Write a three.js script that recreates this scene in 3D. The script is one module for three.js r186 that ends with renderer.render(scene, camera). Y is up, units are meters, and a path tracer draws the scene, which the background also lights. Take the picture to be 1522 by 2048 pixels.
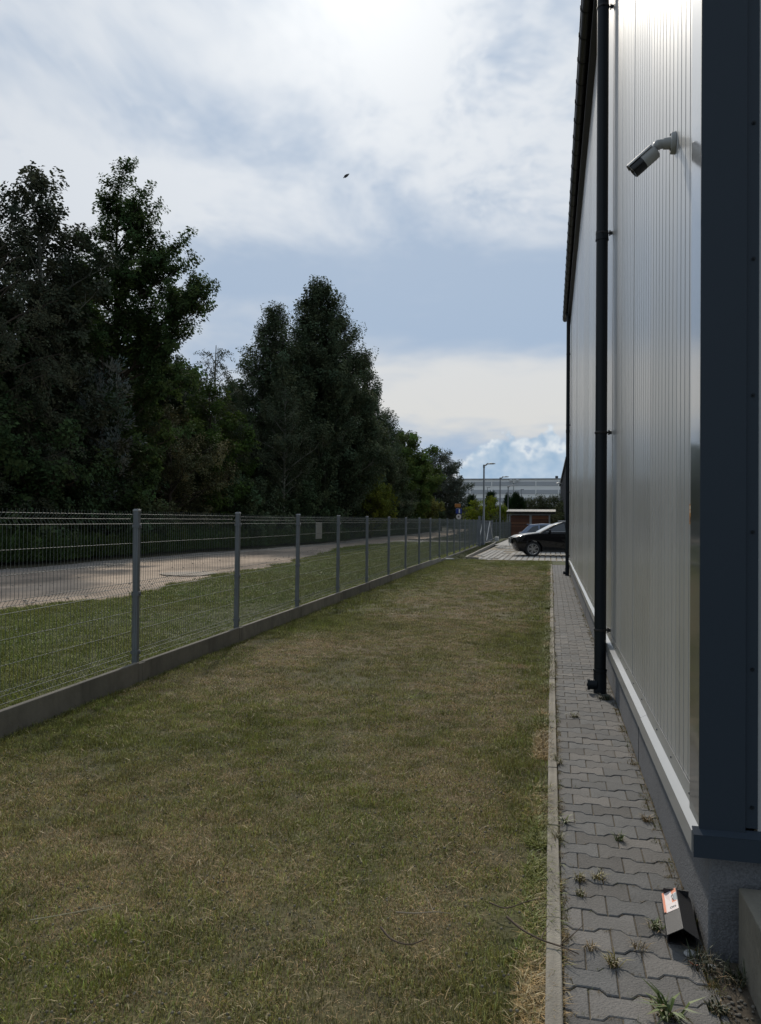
import * as THREE from 'three';
import { mergeGeometries, toCreasedNormals } from 'three/addons/utils/BufferGeometryUtils.js';
import { RoundedBoxGeometry } from 'three/addons/geometries/RoundedBoxGeometry.js';

// ------------------------------------------------------------------ camera, sky, sun, exposure
const scene = new THREE.Scene();
const D2R = Math.PI / 180;
const camera = new THREE.PerspectiveCamera(67.77, 761 / 1024, 0.05, 3000);
camera.rotation.order = 'YXZ';
camera.position.set(0, 1.68, 0);
camera.rotation.set(0.613 * D2R, 12.61 * D2R, 0.45 * D2R);

const SUN = new THREE.Vector3(-0.205, 0.605, -0.77).normalize();
const sun = new THREE.DirectionalLight(new THREE.Color(1, 0.92, 0.80), 2.6);
sun.position.copy(SUN).multiplyScalar(120).add(new THREE.Vector3(-5, 0, -30));
sun.target.position.set(-5, 0, -30);
sun.castShadow = true; sun.shadow.radius = 4.5;
sun.shadow.mapSize.set(4096, 4096);
Object.assign(sun.shadow.camera, { left: -70, right: 70, top: 70, bottom: -70, near: 1, far: 400 });
scene.add(sun, sun.target);

const renderer = new THREE.WebGLRenderer({ antialias: true });
renderer.toneMapping = THREE.LinearToneMapping;
renderer.toneMappingExposure = 1.0;
renderer.shadowMap.enabled = true;

// ------------------------------------------------------------------ random numbers and noise
function rng(seed) { let a = seed >>> 0; return () => { a = (a + 0x6D2B79F5) | 0; let t = Math.imul(a ^ (a >>> 15), 1 | a); t = (t + Math.imul(t ^ (t >>> 7), 61 | t)) ^ t; return ((t ^ (t >>> 14)) >>> 0) / 4294967296; }; }
const HT = new Float32Array(65536); { const r = rng(77); for (let i = 0; i < 65536; i++) HT[i] = r(); }
const hsh = (x, y) => HT[((x & 255) << 8) | (y & 255)];
function vnoise(x, y) { const xi = Math.floor(x), yi = Math.floor(y); let fx = x - xi, fy = y - yi; fx = fx * fx * (3 - 2 * fx); fy = fy * fy * (3 - 2 * fy); const a = hsh(xi, yi), b = hsh(xi + 1, yi), c = hsh(xi, yi + 1), d = hsh(xi + 1, yi + 1); return a + (b - a) * fx + (c - a) * fy + (a - b - c + d) * fx * fy; }
function fbm(x, y, oct = 4, gain = 0.5) { let s = 0, a = 1, t = 0; for (let i = 0; i < oct; i++) { s += a * vnoise(x, y); t += a; a *= gain; const nx = x * 1.62 - y * 1.18 + 17.3, ny = x * 1.18 + y * 1.62 + 9.1; x = nx; y = ny; } return s / t; }
function tnoise(x, y, p) { const xi = Math.floor(x), yi = Math.floor(y); let fx = x - xi, fy = y - yi; fx = fx * fx * (3 - 2 * fx); fy = fy * fy * (3 - 2 * fy); const m = (k) => ((k % p) + p) % p; const x0 = m(xi), x1 = m(xi + 1), y0 = m(yi), y1 = m(yi + 1); const a = hsh(x0, y0), b = hsh(x1, y0), c = hsh(x0, y1), d = hsh(x1, y1); return a + (b - a) * fx + (c - a) * fy + (a - b - c + d) * fx * fy; }
function tfbm(u, v, p, oct) { let s = 0, a = 1, t = 0; for (let i = 0; i < oct; i++) { s += a * tnoise(u * p, v * p, p); t += a; a *= 0.55; p *= 2; } return s / t; }
const clamp = (x, a = 0, b = 1) => Math.min(b, Math.max(a, x));
const smooth = (a, b, x) => { const t = clamp((x - a) / (b - a)); return t * t * (3 - 2 * t); };
const lerp = (a, b, t) => a + (b - a) * t;

// ------------------------------------------------------------------ the sky: thin bright cloud round the sun, blue-grey sheets, low cumulus
{
  const W = 4096, H = 2048, data = new Float32Array(W * H * 4);
  const g2 = (x, y, cx, cy, sx, sy, rot = 0) => { let dx = x - cx, dy = y - cy; dx -= 360 * Math.round(dx / 360); const c = Math.cos(rot), s = Math.sin(rot), a = (dx * c + dy * s) / sx, b = (-dx * s + dy * c) / sy; return Math.exp(-(a * a + b * b)); };
  const fl = [0.52, 0.56, 0.60];
  for (let row = 0; row < H; row++) {
    const el = ((row + 0.5) / H - 0.5) * 180, up = el * D2R;
    for (let col = 0; col < W; col++) {
      const k = (row * W + col) * 4; data[k + 3] = 1;
      if (el < -0.2) { data[k] = fl[0]; data[k + 1] = fl[1]; data[k + 2] = fl[2]; continue; }
      const rd = ((col + 0.5) / W - 0.5) * 2 * Math.PI, x = Math.cos(rd) * Math.cos(up), z = Math.sin(rd) * Math.cos(up), y = Math.sin(up);
      const az = Math.atan2(x, -z) / D2R;                              // 0 straight along the wall, negative to the left
      const sd = x * SUN.x + y * SUN.y + z * SUN.z, ang = Math.acos(clamp(sd, -1, 1)) / D2R;
      const q = 1 / (y + 0.12), px = x * q, pz = z * q;                // where the ray meets the cloud layer
      const wx = fbm(px * 1.1 + 3, pz * 1.1 + 8, 3) - 0.5, wz = fbm(px * 1.1 + 40, pz * 1.1 + 21, 3) - 0.5;
      const big = fbm(px * 0.9 + wx * 0.8 + 11, pz * 0.9 + wz * 0.8 + 5, 5);
      const mid = fbm(px * 3.4 + wx * 1.3 + 60, pz * 3.4 + wz * 1.3 + 2, 5, 0.55);
      const fine = fbm(px * 13 + wx * 5, pz * 10 + wz * 5, 4, 0.6), mack = fbm(px * 30 + mid * 5, pz * 30 - mid * 4, 3, 0.6);
      // thickness of grey-blue sheet (0 = bright white veil, 1 = blue-grey)
      let t = 0.50 + (big - 0.5) * 1.5 + (mid - 0.5) * 0.75;
      t += 0.62 * g2(az, el, -10, 16.5, 20, 4.2, -0.10) + 0.55 * g2(az, el, 4, 14.5, 12, 4.5, 0.05) + 0.50 * g2(az, el, -24, 14.5, 9, 4.5, 0);  // the wide dark band
      t += 0.55 * g2(az, el, -33, 28.0, 13, 4.0, -0.22) + 0.30 * g2(az, el, -15, 24.0, 9, 2.6, -0.3);   // mottled diagonal band
      t -= 0.55 * g2(az, el, -30, 22.0, 9, 2.4, 0.1) + 0.30 * g2(az, el, -38, 20, 8, 4, 0);             // white gap over the trees
      t -= 0.75 * g2(az, el, -2, 10.2, 20, 2.6, 0.06) + 0.45 * g2(az, el, 3, 8, 14, 2.2, 0);           // cream strip low down
      t -= 0.45 * g2(az, el, -11, 31, 8, 6, 0.25) + 0.25 * g2(az, el, 0, 24, 7, 5, 0);
      t += (fine - 0.5) * 0.55 * smooth(14, 24, el) + (mack - 0.5) * 0.55 * smooth(17, 24, el) * smooth(0.35, 0.6, mid);
      t = clamp(t);
      const low = smooth(22, 3, el);
      const wr = lerp(0.67, 0.70, low), wg = lerp(0.715, 0.695, low), wb = lerp(0.775, 0.67, low);
      const dr = lerp(0.39, 0.37, low), dg = lerp(0.49, 0.485, low), db = lerp(0.635, 0.645, low);
      const tt = smooth(0.02, 0.98, t);
      let r = lerp(wr, dr, tt), g = lerp(wg, dg, tt), b = lerp(wb, db, tt);
      const glow = 0.20 * Math.exp(-ang * ang / (2 * 5 * 5)) + 0.17 * Math.exp(-ang * ang / (2 * 13 * 13));
      const gl = glow * (1 - 0.55 * tt); r += gl * 1.06; g += gl; b += gl * 0.88;
      const away = smooth(40, 130, ang); r *= 1 - 0.16 * away; g *= 1 - 0.17 * away; b *= 1 - 0.20 * away;
      // cumulus along the horizon
      if (el < 11) {
        const a2 = az * 0.42, hb = 2.9 + 3.0 * smooth(0.35, 0.75, vnoise(az * 0.145 + 100.35, 3.7)) + 1.5 * (fbm(az * 0.62 + 7, 1.2, 3) - 0.5);
        const bil = fbm(a2 * 3 + 31, el * 1.5 + 9, 5, 0.58), bil2 = fbm(a2 * 2.1 + 5, el * 1.1 + 2, 4);
        const edge = hb + (bil - 0.5) * 2.6 - el;                       // > 0 inside the cloud
        const inside = smooth(-0.08, 0.22, edge), rim = Math.exp(-Math.pow((edge - 0.35) / 0.42, 2)) * smooth(0.35, 0.62, bil2);
        const pf = fbm(a2 * 5.2 + bil * 2, el * 2.6 + bil2 * 2, 4, 0.6) - 0.5, vr = lerp(0.40, 0.42, smooth(1, 5, el)) + (bil2 - 0.5) * 0.24 + pf * 0.20, vg = lerp(0.54, 0.545, smooth(1, 5, el)) + (bil2 - 0.5) * 0.19 + pf * 0.16, vb = lerp(0.71, 0.68, smooth(1, 5, el)) + (bil2 - 0.5) * 0.12 + pf * 0.10;
        r = lerp(r, vr + 0.26 * rim, inside * 0.92); g = lerp(g, vg + 0.20 * rim, inside * 0.92); b = lerp(b, vb + 0.12 * rim, inside * 0.92);
      }
      data[k] = r; data[k + 1] = g; data[k + 2] = b;
    }
  }
  const tex = new THREE.DataTexture(data, W, H, THREE.RGBAFormat, THREE.FloatType);
  tex.mapping = THREE.EquirectangularReflectionMapping; tex.magFilter = tex.minFilter = THREE.LinearFilter; tex.needsUpdate = true;
  scene.background = tex; scene.environment = tex;
}

// ------------------------------------------------------------------ helpers
const taken = {};
function numbered(n) { const k = taken[n] = (taken[n] ?? -1) + 1; return k ? n + '_' + String(k).padStart(3, '0') : n; }
function tag(o, label, category, group, kind) { if (label) o.userData.label = label; if (category) o.userData.category = category; if (group) o.userData.group = group; if (kind) o.userData.kind = kind; return o; }
function thing(name, label, category, p = [0, 0, 0], turn = 0, group) { const o = new THREE.Group(); o.name = numbered(name); o.position.set(...p); o.rotation.y = turn; scene.add(o); return tag(o, label, category, group); }
function setting(name, label) { const o = new THREE.Group(); o.name = numbered(name); scene.add(o); return tag(o, label, name.replace(/_/g, ' '), null, 'structure'); }
function part(name, geo, m, parent, p, rot) { const o = new THREE.Mesh(geo, m); o.name = parent === scene ? numbered(name) : name; if (p) o.position.set(...p); if (rot) o.rotation.set(...rot); o.castShadow = o.receiveShadow = true; parent.add(o); return o; }
const plain = (g) => { const n = g.index ? g.toNonIndexed() : g.clone(); for (const k of Object.keys(n.attributes)) if (!['position', 'normal', 'uv'].includes(k)) n.deleteAttribute(k); if (!n.attributes.uv) n.setAttribute('uv', new THREE.BufferAttribute(new Float32Array(n.attributes.position.count * 2), 2)); n.morphAttributes = {}; return n; };
const join = (...l) => mergeGeometries(l.flat().map(plain));
function boxUV(g0, s = 1) { const g = plain(g0), p = g.attributes.position, uv = g.attributes.uv, a = new THREE.Vector3(), b = new THREE.Vector3(), c = new THREE.Vector3(), n = new THREE.Vector3();
  for (let i = 0; i < p.count; i += 3) { a.fromBufferAttribute(p, i); b.fromBufferAttribute(p, i + 1); c.fromBufferAttribute(p, i + 2); n.copy(b).sub(a).cross(c.sub(a)); const x = Math.abs(n.x), y = Math.abs(n.y), z = Math.abs(n.z);
    for (let j = i; j < i + 3; j++) { const X = p.getX(j), Y = p.getY(j), Z = p.getZ(j); if (y >= x && y >= z) uv.setXY(j, X * s, Z * s); else if (x >= z) uv.setXY(j, Z * s, Y * s); else uv.setXY(j, X * s, Y * s); } }
  return g; }
const box = (w, h, d, x = 0, y = 0, z = 0) => new THREE.BoxGeometry(w, h, d).translate(x, y, z);
const rbox = (w, h, d, x = 0, y = 0, z = 0, r = 0.01) => new RoundedBoxGeometry(w, h, d, 2, Math.min(r, w / 2.1, h / 2.1, d / 2.1)).translate(x, y, z);
const cyl = (r0, r1, h, x = 0, y = 0, z = 0, n = 16) => new THREE.CylinderGeometry(r1, r0, h, n).translate(x, y + h / 2, z);
function tube(pts, rad, sides = 6, cap = true) { // pts: Vector3[], rad: number[]
  const P = [], N = [], U = [], I = []; const t = new THREE.Vector3(), a = new THREE.Vector3(), b = new THREE.Vector3(), up = new THREE.Vector3();
  let len = 0; up.set(0, 1, 0); t.copy(pts[1]).sub(pts[0]).normalize(); if (Math.abs(t.y) > 0.9) up.set(1, 0, 0);
  for (let i = 0; i < pts.length; i++) { t.copy(pts[Math.min(i + 1, pts.length - 1)]).sub(pts[Math.max(i - 1, 0)]).normalize(); a.copy(up).addScaledVector(t, -up.dot(t)).normalize(); up.copy(a); b.crossVectors(t, a); if (i) len += pts[i].distanceTo(pts[i - 1]);
    for (let j = 0; j <= sides; j++) { const f = j / sides * Math.PI * 2, c = Math.cos(f), s = Math.sin(f); const nx = a.x * c + b.x * s, ny = a.y * c + b.y * s, nz = a.z * c + b.z * s; P.push(pts[i].x + nx * rad[i], pts[i].y + ny * rad[i], pts[i].z + nz * rad[i]); N.push(nx, ny, nz); U.push(j / sides * rad[0] * 6, len); } }
  const w = sides + 1; for (let i = 0; i < pts.length - 1; i++) for (let j = 0; j < sides; j++) { const q = i * w + j; I.push(q, q + 1, q + w, q + 1, q + w + 1, q + w); }
  if (cap) for (const e of [0, pts.length - 1]) { const q = e * w; for (let j = 1; j < sides - 1; j++) e ? I.push(q, q + j, q + j + 1) : I.push(q, q + j + 1, q + j); }
  const g = new THREE.BufferGeometry(); g.setAttribute('position', new THREE.Float32BufferAttribute(P, 3)); g.setAttribute('normal', new THREE.Float32BufferAttribute(N, 3)); g.setAttribute('uv', new THREE.Float32BufferAttribute(U, 2)); g.setIndex(I); return g; }
const V = (x, y, z) => new THREE.Vector3(x, y, z);
const rod = (a, b, r, n = 8) => tube([V(...a), V(...b)], [r, r], n);
function prism(poly, depth, bevel = 0) { const s = new THREE.Shape(poly.map(([x, y]) => new THREE.Vector2(x, y))); return new THREE.ExtrudeGeometry(s, { depth, steps: 1, bevelEnabled: bevel > 0, bevelSize: bevel, bevelThickness: bevel, bevelSegments: 2, bevelOffset: -bevel }); }
function dataTex(w, h, fn, srgb = false) { const d = new Uint8Array(w * h * 4); for (let j = 0; j < h; j++) for (let i = 0; i < w; i++) { const c = fn((i + 0.5) / w, (j + 0.5) / h); const k = (j * w + i) * 4; d[k] = clamp(c[0]) * 255; d[k + 1] = clamp(c[1]) * 255; d[k + 2] = clamp(c[2]) * 255; d[k + 3] = 255; }
  const t = new THREE.DataTexture(d, w, h); t.wrapS = t.wrapT = THREE.RepeatWrapping; t.magFilter = THREE.LinearFilter; t.minFilter = THREE.LinearMipmapLinearFilter; t.generateMipmaps = true; if (srgb) t.colorSpace = THREE.SRGBColorSpace; t.needsUpdate = true; return t; }
const rep = (t, x, y = x) => { const c = t.clone(); c.repeat.set(x, y); c.needsUpdate = true; return c; };
const lin = (r, g, b) => new THREE.Color().setRGB(r, g, b);
const M = (c, rough = 0.7, o = {}) => new THREE.MeshPhysicalMaterial({ color: lin(...c), roughness: rough, ...o });

// ------------------------------------------------------------------ textures (multipliers of a base colour, all tileable)
const s1 = rng(5);
const texSpeckle = (() => { const fl = new Map(); for (let i = 0; i < 900; i++) fl.set(Math.floor(s1() * 512) * 512 + Math.floor(s1() * 512), 0.75 + s1() * 0.5); return dataTex(512, 512, (u, v) => { const f = fl.get(Math.floor(v * 512) * 512 + Math.floor(u * 512)); const n = 0.62 + 0.34 * tfbm(u, v, 6, 4) + 0.26 * (tnoise(u * 256, v * 256, 256) - 0.5); const q = f ? f * 1.0 : n * 0.9; return [q, q * 0.99, q * 0.975]; }); })();
const texConcrete = dataTex(512, 512, (u, v) => { const n = 0.42 + 0.75 * tfbm(u, v, 4, 6), st = 0.3 * (tfbm(u, 0.3 + v * 0.06, 24, 3) - 0.5); const q = n + st; return [q, q * 0.985, q * 0.955]; });
const texGrain = dataTex(512, 512, (u, v) => { const q = 0.5 + 0.5 * tnoise(u * 190, v * 190, 190) * (0.6 + 0.6 * tnoise(u * 88, v * 88, 88)) + 0.25 * tfbm(u, v, 4, 3); return [q, q, q]; });
const texSoil = dataTex(1024, 1024, (u, v) => { const n = tfbm(u, v, 8, 7), m = tfbm(u + 0.37, v + 0.11, 40, 4); const q = 0.30 + 0.5 * n + 0.55 * (m - 0.4); return [q, q * 0.94, q * 0.84]; });
const texSand = dataTex(1024, 1024, (u, v) => { const n = tfbm(u, v, 5, 7), st = tnoise(u * 160, v * 160, 160), pb = st > 0.86 ? 0.16 : st < 0.1 ? -0.22 : 0; const q = 0.58 + 0.42 * (n - 0.35) + pb + 0.14 * (tnoise(u * 400, v * 400, 400) - 0.5); return [q, q * 0.975, q * 0.94]; });
const texBump = dataTex(512, 512, (u, v) => { const q = 0.25 + 0.6 * tfbm(u, v, 24, 5); return [q, q, q]; }, false);
const texGrit = dataTex(512, 512, (u, v) => { const q = tnoise(u * 170, v * 170, 170) * 0.6 + 0.4 * tnoise(u * 80, v * 80, 80); return [q, q, q]; }, false);
const texWave = dataTex(256, 256, (u, v) => { const q = tfbm(u, v, 3, 2); return [q, q, q]; }, false);
const texWood = dataTex(256, 512, (u, v) => { const g = tfbm(u * 1, v * 0.06, 40, 4), q = 0.45 + 0.65 * g + 0.2 * (tfbm(u, v, 5, 3) - 0.5); return [q, q * 0.9, q * 0.85]; });
const texBark = dataTex(256, 256, (u, v) => { const q = 0.35 + 0.8 * tfbm(u * 1, v * 0.25, 16, 4); return [q, q * 0.95, q * 0.88]; });
const texDust = dataTex(512, 512, (u, v) => { const q = 0.80 + 0.22 * tfbm(u * 4, v * 0.25, 4, 5) + 0.12 * tfbm(u, v, 3, 3); return [q, q, q]; });

// ------------------------------------------------------------------ materials
const mat = {
  concrete: M([0.30, 0.29, 0.265], 0.9, { map: rep(texConcrete, 0.7), bumpMap: rep(texBump, 1.2), bumpScale: 0.004 }),
  plinth: M([0.155, 0.16, 0.17], 0.9, { map: rep(texGrain, 1.3), bumpMap: rep(texGrit, 1.5), bumpScale: 0.003 }),
  kerb: M([0.32, 0.295, 0.25], 0.92, { map: rep(texConcrete, 1.1), bumpMap: rep(texGrit, 2), bumpScale: 0.003 }),
  panel: M([0.37, 0.375, 0.37], 0.42, { clearcoat: 0.75, clearcoatRoughness: 0.2, map: rep(texDust, 0.31), bumpMap: rep(texWave, 0.8, 0.35), bumpScale: 0.0026 }),
  flashing: M([0.32, 0.325, 0.32], 0.35, { clearcoat: 0.7, clearcoatRoughness: 0.2, bumpMap: rep(texWave, 1.3), bumpScale: 0.002 }),
  navy: M([0.026, 0.037, 0.050], 0.5, { specularIntensity: 0.45, bumpMap: rep(texWave, 1.1), bumpScale: 0.0015 }),
  navyTrim: M([0.055, 0.062, 0.068], 0.3, { clearcoat: 1, clearcoatRoughness: 0.07, bumpMap: rep(texWave, 1.5, 0.5), bumpScale: 0.0012 }),
  pipe: M([0.009, 0.013, 0.017], 0.42, { specularIntensity: 0.45 }),
  gutter: M([0.012, 0.013, 0.018], 0.42),
  dark: M([0.012, 0.012, 0.013], 0.6),
  black: M([0.004, 0.004, 0.004], 0.9),
  soil: M([0.10, 0.084, 0.064], 1, { map: rep(texSoil, 0.5), bumpMap: rep(texBump, 0.5), bumpScale: 0.02 }),
  galv: M([0.17, 0.19, 0.215], 0.5, { metalness: 0.25, map: rep(texConcrete, 2) }),
  wire: M([0.115, 0.13, 0.125], 0.55, { specularIntensity: 0.5 }),
  white: M([0.72, 0.72, 0.70], 0.5),
  camWhite: M([0.36, 0.37, 0.365], 0.45),
  screw: M([0.10, 0.11, 0.12], 0.35, { metalness: 0.8 }),
  bark: M([0.085, 0.07, 0.055], 0.95, { map: rep(texBark, 1, 0.6) }),
  barkPale: M([0.19, 0.20, 0.17], 0.9, { map: rep(texBark, 1, 0.5) }),
  glass: M([0.02, 0.024, 0.028], 0.06, { clearcoat: 1, clearcoatRoughness: 0.02 }),
  rubber: M([0.014, 0.014, 0.014], 0.8),
  alloy: M([0.42, 0.42, 0.42], 0.3, { metalness: 0.85 }),
};

// ------------------------------------------------------------------ ground, lawn, road
const fenceDir = V(-0.19, 0, -15.93).normalize(), fence0 = V(-4.17, 0, -7.13), SPAN = 2.655;
const fenceX = (z) => fence0.x + (z - fence0.z) * fenceDir.x / fenceDir.z;
const along = (tab, z) => { for (let i = 0; i < tab.length - 1; i++) if (z <= tab[i][0] && z >= tab[i + 1][0]) return lerp(tab[i][1], tab[i + 1][1], (z - tab[i][0]) / (tab[i + 1][0] - tab[i][0])); return z > tab[0][0] ? tab[0][1] : tab[tab.length - 1][1]; };
const roadNear = [[8, -9.7], [-11, -9.6], [-15, -9.15], [-20, -9.6], [-26, -9.95], [-31, -10.6], [-36, -11.3], [-42, -12.1], [-50, -12.1], [-57, -11.6], [-67, -10.2], [-90, -10.9], [-115, -12.6], [-160, -14.6]];
const roadFar = [[8, -17.8], [-22, -17.6], [-30, -17.3], [-38, -16.7], [-49, -15.7], [-54, -15.3], [-69, -16.9], [-86, -16.5], [-113, -17.6], [-160, -19]];
const nearX = (z) => along(roadNear, z) + (fbm(z * 0.9, 3, 4) - 0.5) * 1.1 + 0.1, farX = (z) => along(roadFar, z) + (fbm(z * 0.6, 9, 3) - 0.5) * 0.9;
function sheet(zs, x0, x1, nx, yf, colf) { // grid between two edge functions
  const P = [], U = [], C = [], I = []; const w = nx + 1;
  zs.forEach((z, r) => { const a = x0(z), b = x1(z); for (let i = 0; i <= nx; i++) { const x = lerp(a, b, i / nx); P.push(x, yf(x, z, i / nx), z); U.push(x, z); if (colf) C.push(...colf(x, z, i / nx)); if (r && i) { const q = r * w + i; I.push(q - w - 1, q - 1, q - w, q - w, q - 1, q); } } });
  const g = new THREE.BufferGeometry(); g.setAttribute('position', new THREE.Float32BufferAttribute(P, 3)); g.setAttribute('uv', new THREE.Float32BufferAttribute(U, 2)); if (colf) g.setAttribute('color', new THREE.Float32BufferAttribute(C, 3)); g.setIndex(I); g.computeVertexNormals();
  if (g.attributes.normal.getY(Math.floor(P.length / 6)) < 0) { const id = g.index.array; for (let i = 0; i < id.length; i += 3) { const t = id[i]; id[i] = id[i + 1]; id[i + 1] = t; } g.computeVertexNormals(); } return g; }
const range = (a, b, s) => { const o = []; const n = Math.round(Math.abs(b - a) / s); for (let i = 0; i <= n; i++) o.push(lerp(a, b, i / n)); return o; };
// how dry the lawn is at a place (0 green, 1 straw): worn middle, green along the fence and the kerb
function dryness(x, z) { const n = fbm(x * 0.55 + 9, z * 0.4 + 4, 4), n2 = fbm(x * 2.1 + 3, z * 2.1, 3); let d = 0.62 + (n - 0.5) * 1.7 + (n2 - 0.5) * 0.7; d -= 0.70 * smooth(-2.7, -4.2, x) * smooth(-3.5, -6, z) + 0.5 * smooth(-0.5, -0.05, x) + 0.25 * smooth(-22, -30, z) + 0.35 * smooth(-3.4, -2.5, z); return clamp(d); }
const lawnY = (x, z) => 0.012 * (fbm(x * 3, z * 3, 3) - 0.5) + 0.03 * (fbm(x * 0.4, z * 0.4, 2) - 0.5);
{
  const gg = new THREE.CircleGeometry(1600, 96).rotateX(-Math.PI / 2); const uv = gg.attributes.uv, pp = gg.attributes.position; for (let i = 0; i < uv.count; i++) uv.setXY(i, pp.getX(i), pp.getZ(i));
  tag(part('ground', gg, M([0.055, 0.06, 0.035], 1, { map: rep(texSoil, 0.13) }), scene, [0, -0.12, 0]), 'flat green and brown land stretching to the horizon', 'ground', null, 'structure');
  const lawnMat = M([1, 1, 1], 1, { vertexColors: true, map: rep(texSoil, 0.9), bumpMap: rep(texBump, 1.1), bumpScale: 0.03 });
  const lc = (x, z) => { const d = dryness(x, z), n = fbm(x * 6, z * 6, 3); return [lerp(0.10, 0.19, d) * (0.7 + 0.6 * n), lerp(0.115, 0.155, d) * (0.7 + 0.6 * n), lerp(0.040, 0.088, d) * (0.7 + 0.6 * n)]; };
  const front = sheet(range(3, -33.05, 0.12), (z) => fenceX(z) + 0.03, () => -0.012, 44, lawnY, lc);
  const back = sheet(range(-33.05, -75, 0.35), (z) => fenceX(z) + 0.03, (z) => lerp(-3.62, -4.02, clamp((-33.6 - z) / 24)) - 0.5 * smooth(-34, -33.1, z) * 0, 10, (x, z) => lawnY(x, z) + 0.02, lc);
  const tail = sheet(range(-30.4, -33.05, 0.2), () => -0.012, () => 0.75, 6, lawnY, lc);
  tag(part('lawn', mergeGeometries([front, back, tail]), lawnMat, scene), 'mown patchy lawn between the wire fence and the paved strip', 'lawn', null, 'structure');
  const vc = (x, z) => { const n = fbm(x * 1.5, z * 1.5, 4), e = smooth(0.5, 0, x - nearX(z)); return [lerp(0.07, 0.16, n * 0.5 + e * 0.5), lerp(0.10, 0.14, n * 0.3 + e * 0.5), lerp(0.025, 0.09, n * 0.4 + e * 0.5)]; };
  const vergeA = sheet(range(6, -56.9, 0.3), nearX, (z) => fenceX(z) - 0.03, 22, (x, z, f) => lawnY(x, z) + 0.02 * smooth(0, 0.12, f) - 0.035 * smooth(0.05, 0, f), vc);
  const vergeB = sheet(range(-62.6, -155, 0.8), nearX, (z) => (z > -68 ? fenceX(z) - 0.4 : -4.6), 12, (x, z, f) => 0.05 * smooth(0, 0.1, f) + lawnY(x, z), vc);
  tag(part('verge', mergeGeometries([vergeA, vergeB]), lawnMat, scene), 'green grass verge between the wire fence and the dirt road', 'grass verge', null, 'structure');
  const rc = (x, z, f) => { const n = fbm(x * 0.8, z * 0.35, 4), rut = Math.exp(-Math.pow((f - 0.30) / 0.09, 2)) + Math.exp(-Math.pow((f - 0.56) / 0.09, 2)); const grey = smooth(0.62, 0.85, f + (n - 0.5) * 0.3), dirt = smooth(0.05, 0.0, f) + smooth(0.95, 1, f); let r = 0.52, g = 0.415, b = 0.325; r = lerp(r, 0.32, grey); g = lerp(g, 0.295, grey); b = lerp(b, 0.27, grey); const k = (0.50 + 0.62 * n + 0.42 * fbm(x * 3.1, z * 1.4 + 60, 4)) * (1 + 0.12 * rut) * (1 - 0.35 * dirt) * (0.72 + 0.28 * smooth(0.34, 0.42, fbm(x * 0.5 + 40, z * 0.16 + 7, 3))); return [r * k, g * k, b * k]; };
  tag(part('dirt_road', sheet(range(8, -160, 0.4), (z) => nearX(z) + 0.7, (z) => farX(z) - 0.7, 28, (x, z, f) => -0.035 + 0.06 * (fbm(x * 0.9, z * 0.4, 4) - 0.5) - 0.02 * Math.exp(-Math.pow((f - 0.45) / 0.2, 2)), rc).translate(0, 0, 0), M([1, 1, 1], 1, { vertexColors: true, map: rep(texSand, 0.28), bumpMap: rep(texBump, 0.6), bumpScale: 0.03 }), scene), 'sandy dirt road with wheel ruts between verge and woodland', 'dirt road', null, 'structure');
  // the road sheet runs from left edge to right edge whichever is smaller: both edges are given left to right above
  const fy = (x, z, f) => 0.03 + 0.34 * smooth(0.0, 0.05, f) * (0.5 + fbm(x * 0.5, z * 0.5, 3)) - 0.07 * smooth(0.05, 0, f);
  tag(part('forest_floor', sheet(range(8, -160, 0.6), farX, (z) => farX(z) - 60, 50, fy, (x, z, f) => { const n = fbm(x, z, 3); return [0.05 + 0.06 * n, 0.05 + 0.05 * n, 0.03 + 0.03 * n]; }), M([1, 1, 1], 1, { vertexColors: true, map: rep(texSoil, 0.4), bumpMap: rep(texBump, 0.5), bumpScale: 0.06 }), scene), 'dark leafy floor and low bank under the trees', 'forest floor', null, 'structure');
  const dw = sheet(range(-56.7, -62.8, 0.3), (z) => nearX(z) - 1.0, (z) => fenceX(z) + 0.6, 20, () => 0.03, null);
  tag(part('driveway', dw, M([0.20, 0.195, 0.185], 0.95, { map: rep(texConcrete, 0.5) }), scene), 'pale driveway crossing the verge to the sliding gate', 'driveway', null, 'structure');
  const kerbD = thing('drive_kerb', 'low dark kerb along the far side of the pale driveway', 'kerb');
  for (let i = 0; i < 6; i++) part('kerb_stone', boxUV(box(0.99, 0.14, 0.12, -11.2 + i, 0.05, -62.9)), mat.kerb, kerbD);
  for (let i = 0; i < 2; i++) tag(part('pavement', boxUV(box(12, 0.04, 2.2, 0, 0, 0)), M([0.36, 0.355, 0.34], 0.95, { map: rep(texConcrete, 0.3) }), scene, [-19.8 + i * 12.02, 0.02, -178]), i ? 'pale pavement strip in the far right beyond the road end' : 'pale pavement strip where the dirt road ends', 'pavement', null, 'structure');
  const pud = new THREE.CircleGeometry(1, 40).rotateX(-Math.PI / 2); { const p = pud.attributes.position; for (let i = 1; i < p.count; i++) { const f = Math.atan2(p.getZ(i), p.getX(i)), r = 0.7 + 0.5 * fbm(Math.cos(f) * 1.5 + 4, Math.sin(f) * 1.5 + 4, 3); p.setXYZ(i, p.getX(i) * r * 0.9, 0, p.getZ(i) * r * 0.9); } }
  tag(part('puddle', pud, M([0.20, 0.165, 0.13], 0.75), scene, [-10.9, -0.012, -21.7]), 'dark damp hollow in the near edge of the dirt road', 'puddle', null, 'structure');
}

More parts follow.
